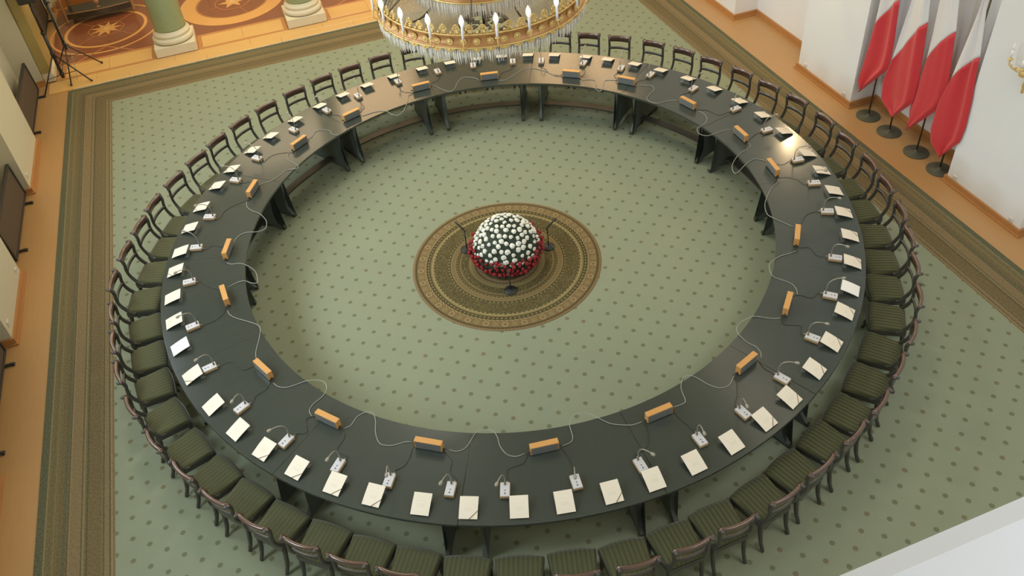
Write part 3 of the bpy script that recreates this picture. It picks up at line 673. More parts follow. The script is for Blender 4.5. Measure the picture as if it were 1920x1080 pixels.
# ------------------------------------------------------------------ cards on clear slanted stands
TILT = math.radians(16.5); CW, CL = .172, .205
def make_card(material, ribbon):
    t = thing('card_stand', '', 'card stand', (0, 0, 0), 0, 'cards on clear stands round the table')
    bm = newbm(); nx = 8; rows = []
    for i in range(nx+1):
        u = -CL/2 + CL*i/nx; lift = .004*math.sin(PI*i/nx)
        rows.append([bm.verts.new((u, y, lift+z)) for y, z in ((-CW/2, 0), (CW/2, 0), (CW/2, .003), (-CW/2, .003))])
    for A, B in zip(rows, rows[1:]):
        for q in range(4): bm.faces.new((A[q], A[(q+1) % 4], B[(q+1) % 4], B[q]))
    bm.faces.new(rows[0]); bm.faces.new(rows[-1][::-1])
    c = obj('card', bm, material, t); c.location = (0, 0, .039); c.rotation_euler = (0, TILT, 0)
    if ribbon:
        bm = newbm(); box(bm, (.064, .050, .0065), (.112, .0060, .0018), Matrix.Rotation(-math.radians(45), 4, 'Z')); obj('ribbon', bm, 'ribbon', c)
    bm = newbm(); m4 = Matrix.Rotation(TILT, 4, 'Y')
    box(bm, (-.004, 0, .034), (.20, .15, .003), m4)
    box(bm, (-.102, 0, .033), (.003, .15, .058), Matrix.Rotation(math.radians(-6), 4, 'Y'))
    box(bm, (-.085, 0, .0025), (.045, .165, .003)); box(bm, (.09, 0, .006), (.004, .15, .010))
    obj('stand', bm, 'acrylic', t)
    return t
cA, cB, cC = make_card('card', True), make_card('card', False), make_card('card_plain', False)
TP = {'r': template(cA), 'n': template(cB), 'g': template(cC)}
used = set()
# cards (by position in CARDS) that carry a diagonal ribbon, and the two whose glare is painted white
RIBBONED = {2, 6, 7, 8, 9, 10, 12, 13, 14, 16, 17, 18, 19, 20, 21, 22, 23, 37, 38, 39, 40, 41, 42, 43, 45, 49, 52, 53, 54, 55, 57}
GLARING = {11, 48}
labs = ring_labels([c[0] for c in CARDS], 'card')
for k, (a, r) in enumerate(CARDS):
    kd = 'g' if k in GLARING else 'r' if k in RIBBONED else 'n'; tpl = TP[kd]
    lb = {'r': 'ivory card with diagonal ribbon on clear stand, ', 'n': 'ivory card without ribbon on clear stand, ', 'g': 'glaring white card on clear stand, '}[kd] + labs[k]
    loc = ringpos(a, 4.175, ZT+.001); rz = math.radians(a + random.uniform(-1.5, 1.5))
    if kd not in used:
        used.add(kd); o = tpl[0]; o.location = loc; o.rotation_euler = (0, 0, rz); o['label'] = lb
    else: dup(tpl, loc, rz, lb)

# ------------------------------------------------------------------ gooseneck microphones and loudspeaker boxes
mc0 = thing('desk_microphone', '', 'microphone', (0, 0, 0), 0, 'gooseneck microphones round the table')
bm = newbm(); box(bm, (0, 0, .0195), (.154, .094, .037), bevel=.006); obj('body', bm, 'mic_side', mc0)
bm = newbm(); box(bm, (0, 0, .0405), (.147, .087, .006), bevel=.002); tp = obj('top_plate', bm, 'mic_white', mc0)
for x, r in ((.012, .0058), (.044, .0072)):
    bm = newbm(); lathe(bm, [(r, .0425), (r, .0465), (r*.6, .0475)], 10, (x, 0, 0)); obj('button', bm, 'button', mc0)
bm = newbm(); lathe(bm, [(.011, .043), (.0105, .062), (.006, .085), (.004, .09)], 10, (-.052, 0, 0)); obj('neck_base', bm, 'neck_base', mc0)
bm = newbm(); NECK = catmull([(0, 0, .0), (-.002, 0, .06), (.010, 0, .12), (.045, 0, .168), (.098, 0, .190), (.134, 0, .194)], 4)
tube(bm, NECK, .0054, 6); gn = obj('gooseneck', bm, 'gooseneck', mc0); gn.location = (-.052, 0, .08)
bm = newbm(); lathe(bm, [(.005, 0), (.010, .006), (.0145, .016), (.016, .034), (.013, .046), (.004, .050)], 12, (.132, 0, .194), Matrix.Rotation(PI/2, 4, 'Y')); obj('microphone_head', bm, 'foam', gn)
bm = newbm(); box(bm, (-.086, .018, .02), (.014, .012, .012), bevel=.002); tube(bm, [(-.09, .018, .02), (-.105, .018, .017)], .004, 6); obj('plug', bm, 'gooseneck', mc0)
MT = template(mc0)
sp0 = thing('speaker_box', '', 'loudspeaker', (0, 0, 0), 0, 'beech speaker boxes along the inner edge')
bm = newbm(); box(bm, (0, 0, .111), (.062, .280, .010), bevel=.002)
for s in (-1, 1): box(bm, (0, s*.135, .058), (.062, .010, .097), bevel=.002)
obj('wood_shell', bm, 'box_wood', sp0)
for s in (-1, 1):
    bm = newbm(); box(bm, (s*.0285, 0, .058), (.006, .2595, .096), bevel=.001); obj('grille_panel', bm, 'box_panel', sp0)
    bm = newbm(); box(bm, (0, s*.147, .028), (.016, .016, .014), bevel=.002); tube(bm, [(0, s*.152, .028), (0, s*.174, .022)], .0055, 6); obj('plug', bm, 'plug', sp0)
for s in (-1, 1):
    for e in (-1, 1):
        bm = newbm(); lathe(bm, [(.007, 0), (.007, .010)], 8, (e*.020, s*.11, 0)); obj('rubber_foot', bm, 'plug', sp0)
ST = template(sp0)
labs = ring_labels([b[0] for b in BOXES], 'box'); dev = [6, -2, -3, 6, -6, 2, -3, -4, 4, 0, 2, -3, -2, -2, 4, -6, 5, 3, 0, -2]
for k, (a, r) in enumerate(BOXES):
    lb = 'beech speaker box with grey sides, ' + labs[k]; loc = ringpos(a, 3.58 + (r-3.58)*.7, ZT+.001); rz = math.radians(a + dev[k])
    if k == 0: sp0.location = loc; sp0.rotation_euler = (0, 0, rz); sp0['label'] = lb
    else: dup(ST, loc, rz, lb)
labs = ring_labels([m_[0] for m_ in MICS], 'microphone')
for k, (a, r) in enumerate(MICS):
    lb = 'light grey gooseneck microphone on the table, ' + labs[k]; dv = random.uniform(-5, 5)
    pos = ringpos(a, 3.988, ZT+.001); rz = math.radians(a + dv)
    if k == 0: mc0.location = pos; mc0.rotation_euler = (0, 0, rz); mc0['label'] = lb; root = mc0
    else: root = dup(MT, pos, rz, lb)
    for c in kids(root) if k == 0 else [c for c in root.children]:
        if c.name.startswith('gooseneck'): c.rotation_euler = (0, 0, math.radians(random.uniform(-28, 28)))
    # its black lead wanders across the lacquer to the nearest speaker box
    j = min(range(len(BOXES)), key=lambda q: abs(((BOXES[q][0]-a+180) % 360)-180)); ba = BOXES[j][0]; s = 1 if ((a-ba+180) % 360)-180 > 0 else -1
    bq = ringpos(ba, 3.58, 0); e = Vector((-math.sin(math.radians(ba)), math.cos(math.radians(ba)), 0))
    end = Vector(bq) + e*s*.165; inv = Matrix.Rotation(-rz, 3, 'Z')
    A0 = Vector((-.104, .018, 0)); Bq = inv @ (end - Vector((pos[0], pos[1], 0))); Bq.z = 0
    d = Bq - A0; nrm = Vector((-d.y, d.x, 0)).normalized(); L = d.length; w1, w2 = random.uniform(-.22, .22)*L, random.uniform(-.22, .22)*L
    P = [A0 + Vector((0, 0, .014)), A0 + Vector((-.03, .0, .004)), A0 + d*.33 + nrm*w1 + Vector((0, 0, .0035)), A0 + d*.68 + nrm*w2 + Vector((0, 0, .0035)), Bq + Vector((0, 0, .0035))]
    bm = newbm(); tube(bm, catmull(P, 6), .0028, 5); obj('cable', bm, 'cable_dark', root)
labs = ring_labels([BOXES[(q-1) % 20][0] for q in range(20)], 'box')
for k, pts in enumerate(CABLES):
    P = []
    for i, (x, y) in enumerate(pts):
        rr = math.hypot(x-TC.x, y-TC.y); z = ZT + .0045 if rr > R0+.02 else ZT + .0045 + (.004 if rr > R0-.03 else -.001)
        P.append((x, y, z))
    bm = newbm(); tube(bm, catmull(P, 5), .0042, 6)
    tag(obj('speaker_cable', bm, 'cable_light'), 'pale looping cable that leaves ' + labs[k].replace('the ', 'the ') + ' towards its anticlockwise neighbour', 'cable', 'pale cables linking the speaker boxes')
# ------------------------------------------------------------------ columns and ochre pilaster of the next room
for k, x in enumerate(colx[:2]):
    t = thing('marble_column', ['green marble column on cream base, nearer the black tripods', 'green marble column on cream base, beside the chandelier'][k], 'column', (x, 8.75, 0.014), 0, 'columns of the next room')
    bm = newbm(); box(bm, (0, 0, .095), (.78, .78, .19), bevel=.008); obj('plinth', bm, 'cream_stone', t)
    prof = [(.37, .19)] + [(.345+.045*math.cos(q), .245+.055*math.sin(q)) for q in [(-.5+.125*i)*PI for i in range(9)]] + [(.345, .30), (.335, .315), (.345, .325), (.352, .345), (.345, .37), (.325, .385), (.315, .40), (.31, .425), (.305, .43)]
    bm = newbm(); lathe(bm, prof, 40); obj('base_moulding', bm, 'cream_stone', t)
    bm = newbm(); lathe(bm, [(.306, .43), (.300, .46), (.296, .6), (.294, 2.0), (.286, 3.6), (.265, 5.2), (.27, 5.25)], 40); obj('shaft', bm, 'green_marble', t)
    bm = newbm(); lathe(bm, [(.27, 5.25), (.29, 5.28), (.28, 5.33), (.34, 5.5), (.40, 5.56), (.40, 5.62)], 32); box(bm, (0, 0, 5.68), (.86, .86, .12), bevel=.01); obj('capital', bm, 'cream_stone', t)
bm = newbm(); box(bm, (0, 8.75, 6.9), (12.6, .8, 2.3)); struct('wall_lintel', bm, 'cream_wall')
t = thing('marble_pilaster', 'ochre marble pilaster at the left wall behind the black tripods', 'pilaster', (-6.26, 8.72, 0.014))
bm = newbm(); box(bm, (-.025, 0, .07), (.20, .68, .14), bevel=.01); box(bm, (-.028, 0, .155), (.19, .65, .04), bevel=.012); obj('base', bm, 'cream_stone', t)
bm = newbm(); box(bm, (-.035, 0, 2.9), (.175, .62, 5.45), bevel=.006); obj('shaft', bm, 'ochre', t)

# ------------------------------------------------------------------ dark mesh screens standing in the left niches
def screen(y0, y1, label, first=[None]):
    L = y1 - y0
    t = thing('radiator_screen', label, 'screen', (-6.50, (y0+y1)/2, 0), 0, 'dark mesh screens along the left wall')
    lean = Matrix.Rotation(math.radians(-3), 4, 'Y')
    bm = newbm(); box(bm, (0, 0, .33), (.018, L-.06, .54), lean); obj('mesh_panel', bm, 'screen_mesh', t)
    bm = newbm()
    for z in (.055, .605): box(bm, (-(z-.33)*.05, 0, z), (.05, L, .035), bevel=.004)
    for s in (-1, 1): box(bm, (0, s*(L/2-.015), .33), (.05, .032, .56), lean, bevel=.004)
    obj('frame', bm, 'screen_frame', t)
    for s in (-1, 1):
        bm = newbm(); box(bm, (.06, 0, .022), (.16, .035, .03), bevel=.006); box(bm, (.13, 0, .012), (.03, .06, .024), bevel=.006)
        f = obj('foot', bm, 'screen_frame', t); f.location = (0, s*(L/2-.26), 0)
screen(6.30, 8.12, 'dark woven mesh screen in the left niche nearest the tripods')
screen(2.93, 4.66, 'dark woven mesh screen in the middle left niche, between two white piers')
screen(-.84, 1.10, 'dark mesh screen mostly cut off by the left picture edge')
screen(9.70, 11.55, 'brown mesh screen behind the tripods in the next room')

# ------------------------------------------------------------------ console table in the next room
t = thing('console_table', 'dark curved console table with gilt legs in the next room', 'table', (-5.36, 10.87, 0.014))
for k, (x, y) in enumerate(((-.67, 0), (.67, 0), (-.60, .42), (.60, .42))):
    bm = newbm(); lathe(bm, [(.010, 0), (.016, .03), (.020, .045), (.030, .06), (.030, .08), (.020, .095), (.022, .11), (.034, .60), (.036, .66), (.046, .68), (.046, .71), (.038, .73), (.04, .80)], 10, (x, y, 0)); obj('leg', bm, 'gilt_wood', t)
def bow(a, b, n=14): return [(-.64 + 1.28*k/n, a - b*math.sin(PI*k/n)) for k in range(n+1)]
bm = newbm(); f_ = bow(.0, .06); prism(bm, f_ + [(.62, .44), (-.62, .44)], .11, .235); obj('lower_shelf', bm, 'dark_top', t)  # shelf thickened so its dark face stands in for the shadow beneath
bm = newbm(); tube(bm, [(x, y-.004, .236) for x, y in f_], .010, 6); obj('gilt_rim', bm, 'gilt_wood', t)
bm = newbm(); prism(bm, [(x*1.08, y-.03) for x, y in f_] + [(.70, .48), (-.70, .48)], .80, .86); obj('top', bm, 'dark_top', t)
bm = newbm(); prism(bm, [(x*1.03, y) for x, y in f_] + [(.66, .44), (-.66, .44)], .70, .80); obj('apron', bm, 'dark_top', t)
t = thing('urn_ornament', 'small pale urn on the lower shelf of the console table', 'ornament', (-5.36, 10.92, .250))
bm = newbm(); lathe(bm, [(.05, 0), (.05, .015), (.02, .03), (.018, .05), (.05, .09), (.065, .13), (.055, .17), (.03, .19)], 16); obj('body', bm, 'gilt_wood', t)
bm = newbm(); lathe(bm, [(.045, .19), (.045, .20), (.02, .22), (.008, .235), (.012, .25), (.003, .262)], 16); obj('lid', bm, 'nosing', t)

# ------------------------------------------------------------------ two black tripods
t = thing('light_stand', 'black tripod with thin splayed legs and pale lead, right of the speaker stand', 'tripod', (-5.816, 8.545, 0.014))
bm = newbm(); tube(bm, [(0, 0, .50), (0, 0, 1.5)], .026, 10); tube(bm, [(0, 0, 1.5), (0, 0, 2.5)], .018, 10); obj('pole', bm, 'stand_black', t)
for z in (.60, 1.45):
    bm = newbm(); lathe(bm, [(.024, -.05), (.034, -.04), (.034, .04), (.024, .05)], 10, (0, 0, z)); tube(bm, [(.02, -.02, z), (.075, -.04, z)], .012, 6); obj('collar', bm, 'stand_black', t)
for x, y in ((.463, .16), (-.081, -.50), (-.355, .342)):
    bm = newbm(); tube(bm, [(0, 0, .60), (x, y, .014)], .0125, 6); lg = obj('leg', bm, 'stand_black', t)
    bm = newbm(); tube(bm, [(x*.45, y*.45, .33), (0, 0, .36)], .006, 5); obj('brace', bm, 'stand_black', t)
    bm = newbm(); lathe(bm, [(.018, -.014), (.020, .01), (.014, .03)], 8, (x, y, .014)); obj('rubber_foot', bm, 'plug', lg)
bm = newbm(); tube(bm, catmull([(.02, -.02, 1.9), (.035, -.03, 1.3), (.03, -.04, .8), (.05, -.06, .35), (.02, -.30, .012)], 5), .005, 5); obj('lead', bm, 'cable_light', t)
t = thing('speaker_stand', 'black tripod stand carrying the black loudspeaker by the ochre pilaster', 'tripod', (-6.03, 8.33, 0.0))
bm = newbm(); tube(bm, [(0, 0, .08), (0, 0, 1.0)], .030, 10); tube(bm, [(0, 0, 1.0), (0, 0, 1.62)], .020, 10); obj('pole', bm, 'stand_black', t)
for z in (.58, .16, 1.0):
    bm = newbm(); lathe(bm, [(.032, -.03), (.042, -.02), (.042, .02), (.032, .03)], 10, (0, 0, z)); obj('collar', bm, 'stand_black', t)
for x, y in ((.497, -.276), (-.33, -.455), (.06, .60)):
    bm = newbm(); tube(bm, [(0, 0, .58), (x, y, .016)], .013, 6); lg = obj('leg', bm, 'stand_black', t)
    bm = newbm(); tube(bm, [(x*.62, y*.62, .235), (0, 0, .14)], .007, 5); obj('brace', bm, 'stand_black', t)
    bm = newbm(); lathe(bm, [(.018, -.016), (.020, .01), (.014, .03)], 8, (x, y, .016)); obj('rubber_foot', bm, 'plug', lg)
t = thing('loudspeaker', 'black loudspeaker on the tripod at the top left', 'loudspeaker', (-6.03, 8.33, 1.62))
bm = newbm(); box(bm, (0, 0, .26), (.30, .32, .50), bevel=.02); lathe(bm, [(.05, -.0), (.05, .012)], 12); obj('cabinet', bm, 'stand_black', t)
bm = newbm(); box(bm, (0, -.166, .26), (.26, .012, .46), bevel=.004); obj('grille', bm, 'screen_frame', t)

# ------------------------------------------------------------------ four white and red flags in the right niche
FL = {1: dict(p=.84, L=[(.95, 2.95), (1.059, 1.882), (1.066, 1.50)], LR=[(1.103, 1.064), (1.165, .493)], RW=[(.80, 2.95), (.76, 2.5), (.706, 2.031)], RR=[(.679, 1.838), (.634, 1.481), (.609, 1.145), (.638, .934), (.836, .666)], tip=(1.101, .315)),
      2: dict(p=.35, L=[(.42, 2.95), (.504, 2.116), (.55, 1.647), (.602, 1.122)], LR=[(.677, .75), (.634, .447)], RW=[(.27, 2.95), (.181, 2.252), (.12, 1.948)], RR=[(.105, 1.81), (.065, 1.5), (.018, 1.098), (.013, .746), (.062, .655)], tip=(.329, .287)),
      3: dict(p=-.25, L=[(-.08, 2.95), (.039, 2.311), (.015, 1.852), (.009, 1.428)], LR=[(.036, 1.088), (.071, .577)], RW=[(-.26, 2.95), (-.275, 2.444), (-.365, 2.028)], RR=[(-.395, 1.806), (-.472, 1.357), (-.486, 1.025), (-.448, .891), (-.254, .61)], tip=(.013, .256)),
      4: dict(p=-.735, L=[(-.62, 2.95), (-.632, 2.594), (-.596, 2.18), (-.513, 1.412)], LR=[(-.425, .991), (-.418, .543), (-.48, .361)], RW=[(-.74, 2.95), (-.70, 2.618), (-.841, 1.891)], RR=[(-.857, 1.719), (-.926, 1.271), (-.956, .865), (-.938, .636)], tip=(-.689, .223))}
def poly_at(P, t):
    L = [0]
    for a, b in zip(P, P[1:]): L.append(L[-1] + math.hypot(b[0]-a[0], b[1]-a[1]))
    d = t*L[-1]
    for i in range(len(P)-1):
        if d <= L[i+1] or i == len(P)-2:
            q = (d-L[i])/max(1e-9, L[i+1]-L[i]); return (P[i][0]+(P[i+1][0]-P[i][0])*q, P[i][1]+(P[i+1][1]-P[i][1])*q)
def cloth(Lp, Rp, n, ph, xoff, bow0, bow1, base=.0):
    bm = newbm(); m_ = 28; rows = []
    for i in range(n+1):
        t = i/n; a, b = poly_at(Lp, t), poly_at(Rp, t); row = []
        for j in range(m_+1):
            s = j/m_; y = a[0]+(b[0]-a[0])*s; z = a[1]+(b[1]-a[1])*s
            z += (bow0*(1-t)+bow1*t)*4*s*(1-s)*.5
            w = abs(b[0]-a[0])
            fold = .022*math.sin(ph + s*6.0)*min(1, w/.3+.2) + .006*math.sin(ph*2 + s*13 + z*1.3) + .035*math.exp(-((s-.84)/.12)**2)
            row.append((xoff - fold*min(1, (1.02-s)*6+.25), y, z))
        rows.append(row)
    F = [[bm.verts.new(p) for p in r] for r in rows]; B = [[bm.verts.new((p[0]+.004, p[1], p[2])) for p in r] for r in rows]
    for i in range(n):
        for j in range(m_):
            for Q in (F, B):
                f = bm.faces.new((Q[i][j], Q[i][j+1], Q[i+1][j+1], Q[i+1][j])); f.smooth = True
        for j in (0, m_): bm.faces.new((F[i][j], F[i+1][j], B[i+1][j], B[i][j]))
    for i in (0, n):
        for j in range(m_): bm.faces.new((F[i][j], F[i][j+1], B[i][j+1], B[i][j]))
    bmesh.ops.dissolve_degenerate(bm, dist=1e-5, edges=bm.edges)
    return bm
order = ['farthest', 'second farthest', 'second nearest', 'nearest']
for k in range(1, 5):
    F = FL[k]; px = 6.245; py = F['p']
    t = thing('flag', 'white over red satin flag on pole, %s of the four in the right niche' % order[k-1], 'flag', (px, py, 0.0), 0, 'flags in the right wall niche')
    xo = -.052 - .014*k; dl = 6.21 - (px + xo - .01)
    rel = lambda P: [(a-py-.98*dl, b+.74*dl) for a, b in P]
    obj('white_half', cloth(rel(F['L']), rel(F['RW']), 24, k*1.7, xo, 0, .10), 'flag_white', t)
    obj('red_half', cloth(rel([F['L'][-1]] + F['LR'] + [F['tip']]), rel([F['RW'][-1]] + F['RR'] + [F['tip']]), 26, k*1.7, xo-.002, .10, 0), 'flag_red', t)
    bm = newbm(); tube(bm, [(0, 0, .03), (0, 0, 2.95)], .013, 10); obj('pole', bm, 'flag_pole', t)
    bm = newbm(); lathe(bm, [(.018, 2.95), (.03, 2.97), (.035, 3.0), (.02, 3.03), (.012, 3.06), (.004, 3.16)], 12); obj('finial', bm, 'gold', t)
    bm = newbm(); lathe(bm, [(.178, 0), (.182, .006), (.180, .014), (.170, .018), (.03, .022), (.022, .05), (.016, .055)], 36); obj('base', bm, 'flag_base', t)

# ------------------------------------------------------------------ gilt wall sconces on the piers
def sconce(sx, px, y, z, label, lit=False):
    t = thing('wall_sconce', label, 'lamp', (px, y, z), 0, 'gilt wall sconces')
    bm = newbm(); lathe(bm, [(.012, -.30), (.022, -.28), (.016, -.25), (.030, -.20), (.022, -.15), (.034, -.08), (.030, -.02), (.045, .03), (.03, .08), (.02, .12), (.028, .16), (.006, .20)], 12, (-sx*.05, 0, 0)); obj('backplate', bm, 'gold', t)
    for a in (-1, 0, 1):
        dy, dx = a*.24, -sx*(.20 if a == 0 else .13)
        bm = newbm(); tube(bm, catmull([(-sx*.05, 0, -.03), (dx*.6, dy*.5, -.06), (dx, dy*.9, -.01), (dx, dy, .05)], 4), .010, 6)
        for q in range(3): box(bm, (dx*(.5+.2*q), dy*(.45+.22*q), -.035+.012*q), (.03, .022, .028), Matrix.Rotation(.6+q, 4, 'Z'), bevel=.006)
        ar = obj('arm', bm, 'gold', t)
        bm = newbm(); lathe(bm, [(.012, .05), (.034, .065), (.030, .075), (.014, .085)], 10, (dx, dy, 0)); obj('drip_pan', bm, 'gold', ar)
        bm = newbm(); lathe(bm, [(.012, .085), (.012, .19)], 10, (dx, dy, 0)); obj('candle', bm, 'candle', ar)
        bm = newbm(); lathe(bm, [(.008, .19), (.016, .21), (.018, .23), (.010, .26), (.002, .28)], 10, (dx, dy, 0)); obj('bulb', bm, 'lamp_glow' if lit else 'candle', ar)
for (y, lb) in ((-1.68, 'gilt candle sconce on the right wall, cut by the picture edge'),):
    sconce(1, 6.155, y, 2.14, lb)

sconce(1, 6.155, 2.10, 2.46, 'lit gilt candle sconce on the pier beyond the flags, above the picture', True)

# ------------------------------------------------------------------ chandelier
CZ = 3.79
ch = thing('chandelier', 'large gilt and crystal chandelier with white candle tubes at top centre', 'chandelier', (-.093, .06, CZ))
N = 52
bm = newbm(); lathe(bm, [(1.110, 0), (1.120, .012), (1.103, .022), (1.080, .105), (1.092, .12), (1.084, .132), (1.058, .128), (1.054, .11), (1.075, .02), (1.083, 0)], 104, cap=False); obj('gilt_band', bm, 'gold_band', ch)
bm = newbm()
for z, r in ((.004, 1.118), (.128, 1.088)): tube(bm, [(r*math.cos(2*PI*k/104), r*math.sin(2*PI*k/104), z) for k in range(105)], .010, 5, cap=False)
obj('rim_beading', bm, 'gold', ch)
def gilt(name, fn, count, r, z, sc=1.0, off=0.0, m='gold'):
    me = mesh(name, fn(), m)
    for k in range(count):
        a = 2*PI*(k+off)/count
        o = bpy.data.objects.new(name, me); COL.objects.link(o); o.parent = ch
        o.location = (r*math.cos(a), r*math.sin(a), z); o.rotation_euler = (0, 0, a); o.scale = (1, sc, sc)
def rosette():
    bm = newbm()
    for q in range(8):
        a = 2*PI*q/8; box(bm, (.010, .019*math.cos(a), .019*math.sin(a)), (.010, .015, .015), Matrix.Rotation(a, 4, 'X'), bevel=.0)
    lathe(bm, [(.014, 0), (.013, .010), (.006, .016)], 8, (.006, 0, 0), Matrix.Rotation(PI/2, 4, 'Y')); return bm
def palmette():
    bm = newbm()
    for q in range(7):
        a = PI*(q/6) ; box(bm, (0, .026*math.cos(a), .045 + .036*math.sin(a)), (.010, .016, .020), Matrix.Rotation(a-PI/2, 4, 'X'))
    box(bm, (0, 0, .018), (.010, .034, .036)); box(bm, (0, 0, .058), (.008, .016, .024)); return bm
def scallop():
    bm = newbm()
    pts = [(-.058, 0), (.058, 0), (.048, -.018), (.030, -.030), (.012, -.040), (0, -.046), (-.012, -.040), (-.030, -.030), (-.048, -.018)]
    lo = [bm.verts.new((0, y, z)) for y, z in pts]; hi = [bm.verts.new((.010, y, z)) for y, z in pts]
    bm.faces.new(lo[::-1]); bm.faces.new(hi); n = len(pts)
    for k in range(n): bm.faces.new((lo[k], lo[(k+1) % n], hi[(k+1) % n], hi[k]))
    lathe(bm, [(.014, 0), (.010, .008), (.003, .012)], 6, (.008, 0, -.016), Matrix.Rotation(PI/2, 4, 'Y')); return bm
gilt('rosette', rosette, N, 1.090, .064, sc=1.35)
gilt('palmette', palmette, N, 1.070, .128, sc=1.1, off=.5)
gilt('scallop', scallop, N, 1.111, .004)
def knob():
    bm = newbm(); lathe(bm, [(.004, 0), (.013, .010), (.015, .020), (.009, .032), (.002, .036)], 8); return bm
gilt('bead_knob', knob, N*2, 1.074, .130, off=.25)
def candle_mesh():
    bm = newbm(); lathe(bm, [(.0135, 0), (.0130, .140), (.011, .143)], 12); return bm
def flame_mesh():
    bm = newbm(); lathe(bm, [(.009, .140), (.017, .155), (.0265, .180), (.0265, .207), (.017, .238), (.006, .258), (.002, .264)], 14); return bm
def arm_mesh():
    bm = newbm(); tube(bm, catmull([(-.09, 0, -.10), (-.03, 0, -.115), (.015, 0, -.08), (.010, 0, -.02), (0, 0, 0)], 4), .006, 6)
    lathe(bm, [(.006, -.012), (.024, -.004), (.026, .004), (.014, .010)], 10); return bm
cm, fm, am = mesh('candle_tube', candle_mesh(), 'candle'), mesh('flame_bulb', flame_mesh(), 'flame_glass'), mesh('candle_arm', arm_mesh(), 'gold')
for k in range(22):
    a = math.radians(-100.5) + 2*PI*k/22; lean = random.uniform(-.03, .03)
    p = Vector((1.150*math.cos(a), 1.150*math.sin(a), .108))
    o = obj('candle_arm', am, 'gold', ch, p, a)
    o = obj('candle_tube', cm, 'candle', ch, p, a); o.rotation_euler = (lean, random.uniform(-.03, .03), a)
    q = bpy.data.objects.new('flame_bulb', fm); COL.objects.link(q); q.parent = o
def drops(bm, r, z0, ln, n, w=.011, jit=.35):
    for k in range(n):
        a = 2*PI*(k+random.uniform(-.3, .3))/n; rr = r + random.uniform(-.012, .012); l = ln*random.uniform(1-jit, 1)
        c, s = math.cos(a), math.sin(a); z = z0; tw = random.uniform(0, PI)
        P = [(0, 0, z), (1, 0, z-.35*l), (0, 1, z-.35*l), (-1, 0, z-.35*l), (0, -1, z-.35*l), (0, 0, z-l)]
        ct, st = math.cos(tw), math.sin(tw); V = [bm.verts.new((rr*c + w*(x*ct-y*st), rr*s + w*(x*st+y*ct), zz)) for x, y, zz in P]
        for q in range(4):
            i, j = 1+q, 1+(q+1) % 4; bm.faces.new((V[0], V[i], V[j])); bm.faces.new((V[5], V[j], V[i]))
bm = newbm()
drops(bm, 1.100, -.01, .185, 330, .012); drops(bm, 1.075, -.005, .18, 320, .012); drops(bm, 1.045, .0, .165, 240, .013); drops(bm, 1.01, .0, .15, 220, .013)
o = obj('crystal_fringe', bm, 'crystal', ch); o['kind'] = 'stuff'
def strand(bm, p0, p1, sag, n, w):
    a, b = Vector(p0), Vector(p1)
    for i in range(n):
        t = (i+.5)/n; p = a.lerp(b, t); p.z -= sag*4*t*(1-t)
        V = [bm.verts.new(p + Vector(d)*w) for d in ((0, 0, 1), (1, 0, 0), (0, 1, 0), (-1, 0, 0), (0, -1, 0), (0, 0, -1))]
        for q in range(4):
            i_, j_ = 1+q, 1+(q+1) % 4; bm.faces.new((V[0], V[i_], V[j_])); bm.faces.new((V[5], V[j_], V[i_]))
bm = newbm()
for k in range(210):
    a = 2*PI*k/210; c, s = math.cos(a), math.sin(a)
    strand(bm, (1.03*c, 1.03*s, .0), (.26*c, .26*s, -.32), .10, 36, .0165)
o = obj('bead_basket', bm, 'beads', ch); o['kind'] = 'stuff'
bm = newbm(); lathe(bm, [(.25, -.325), (.27, -.32), (.275, -.30), (.26, -.285), (.245, -.29)], 40, cap=False)
for q in range(6):
    a = 2*PI*q/6
    for rr, sz in ((.20, .09), (.12, .08)):
        box(bm, (rr*math.cos(a), rr*math.sin(a), -.32), (sz, sz*.8, .012), Matrix.Rotation(a+.6, 4, 'Z'), bevel=.002)
box(bm, (0, 0, -.32), (.10, .10, .02), bevel=.01)
obj('bottom_leafwork', bm, 'iron', ch)
for k in range(8):
    a = 2*PI*(k+.35)/8; c, s = math.cos(a), math.sin(a)
    bm = newbm(); tube(bm, catmull([(1.02*c, 1.02*s, .06), (.93*c, .93*s, .02), (.72*c, .72*s, .03), (.55*c, .55*s, .16)], 5), .011, 6); obj('support_arm', bm, 'iron', ch)
bm = newbm(); lathe(bm, [(.70, .27), (.712, .28), (.694, .295), (.682, .37), (.695, .385), (.66, .388), (.655, .37), (.67, .28)], 80, cap=False); obj('upper_band', bm, 'gold_band', ch)
bm = newbm()
for z, r in ((.273, .712), (.386, .694)): tube(bm, [(r*math.cos(2*PI*k/80), r*math.sin(2*PI*k/80), z) for k in range(81)], .010, 5, cap=False)
obj('upper_rim', bm, 'gold', ch)
bm = newbm(); drops(bm, .70, .27, .20, 190, .012, .12); drops(bm, .68, .27, .19, 180, .012, .12); o = obj('upper_fringe', bm, 'crystal', ch); o['kind'] = 'stuff'
bm = newbm(); tube(bm, [(0, 0, -.31), (0, 0, 4.6)], .014, 8); lathe(bm, [(.02, 1.3), (.16, 1.32), (.18, 1.36), (.05, 1.42), (.02, 1.5)], 24); obj('stem', bm, 'iron', ch)
for k in range(6):
    a = 2*PI*(k+.1)/6; c, s = math.cos(a), math.sin(a)
    bm = newbm(); tube(bm, [(1.03*c, 1.03*s, .12), (.68*c, .68*s, .38), (.15*c, .15*s, 1.33)], .007, 6); obj('suspension_rod', bm, 'iron', ch)

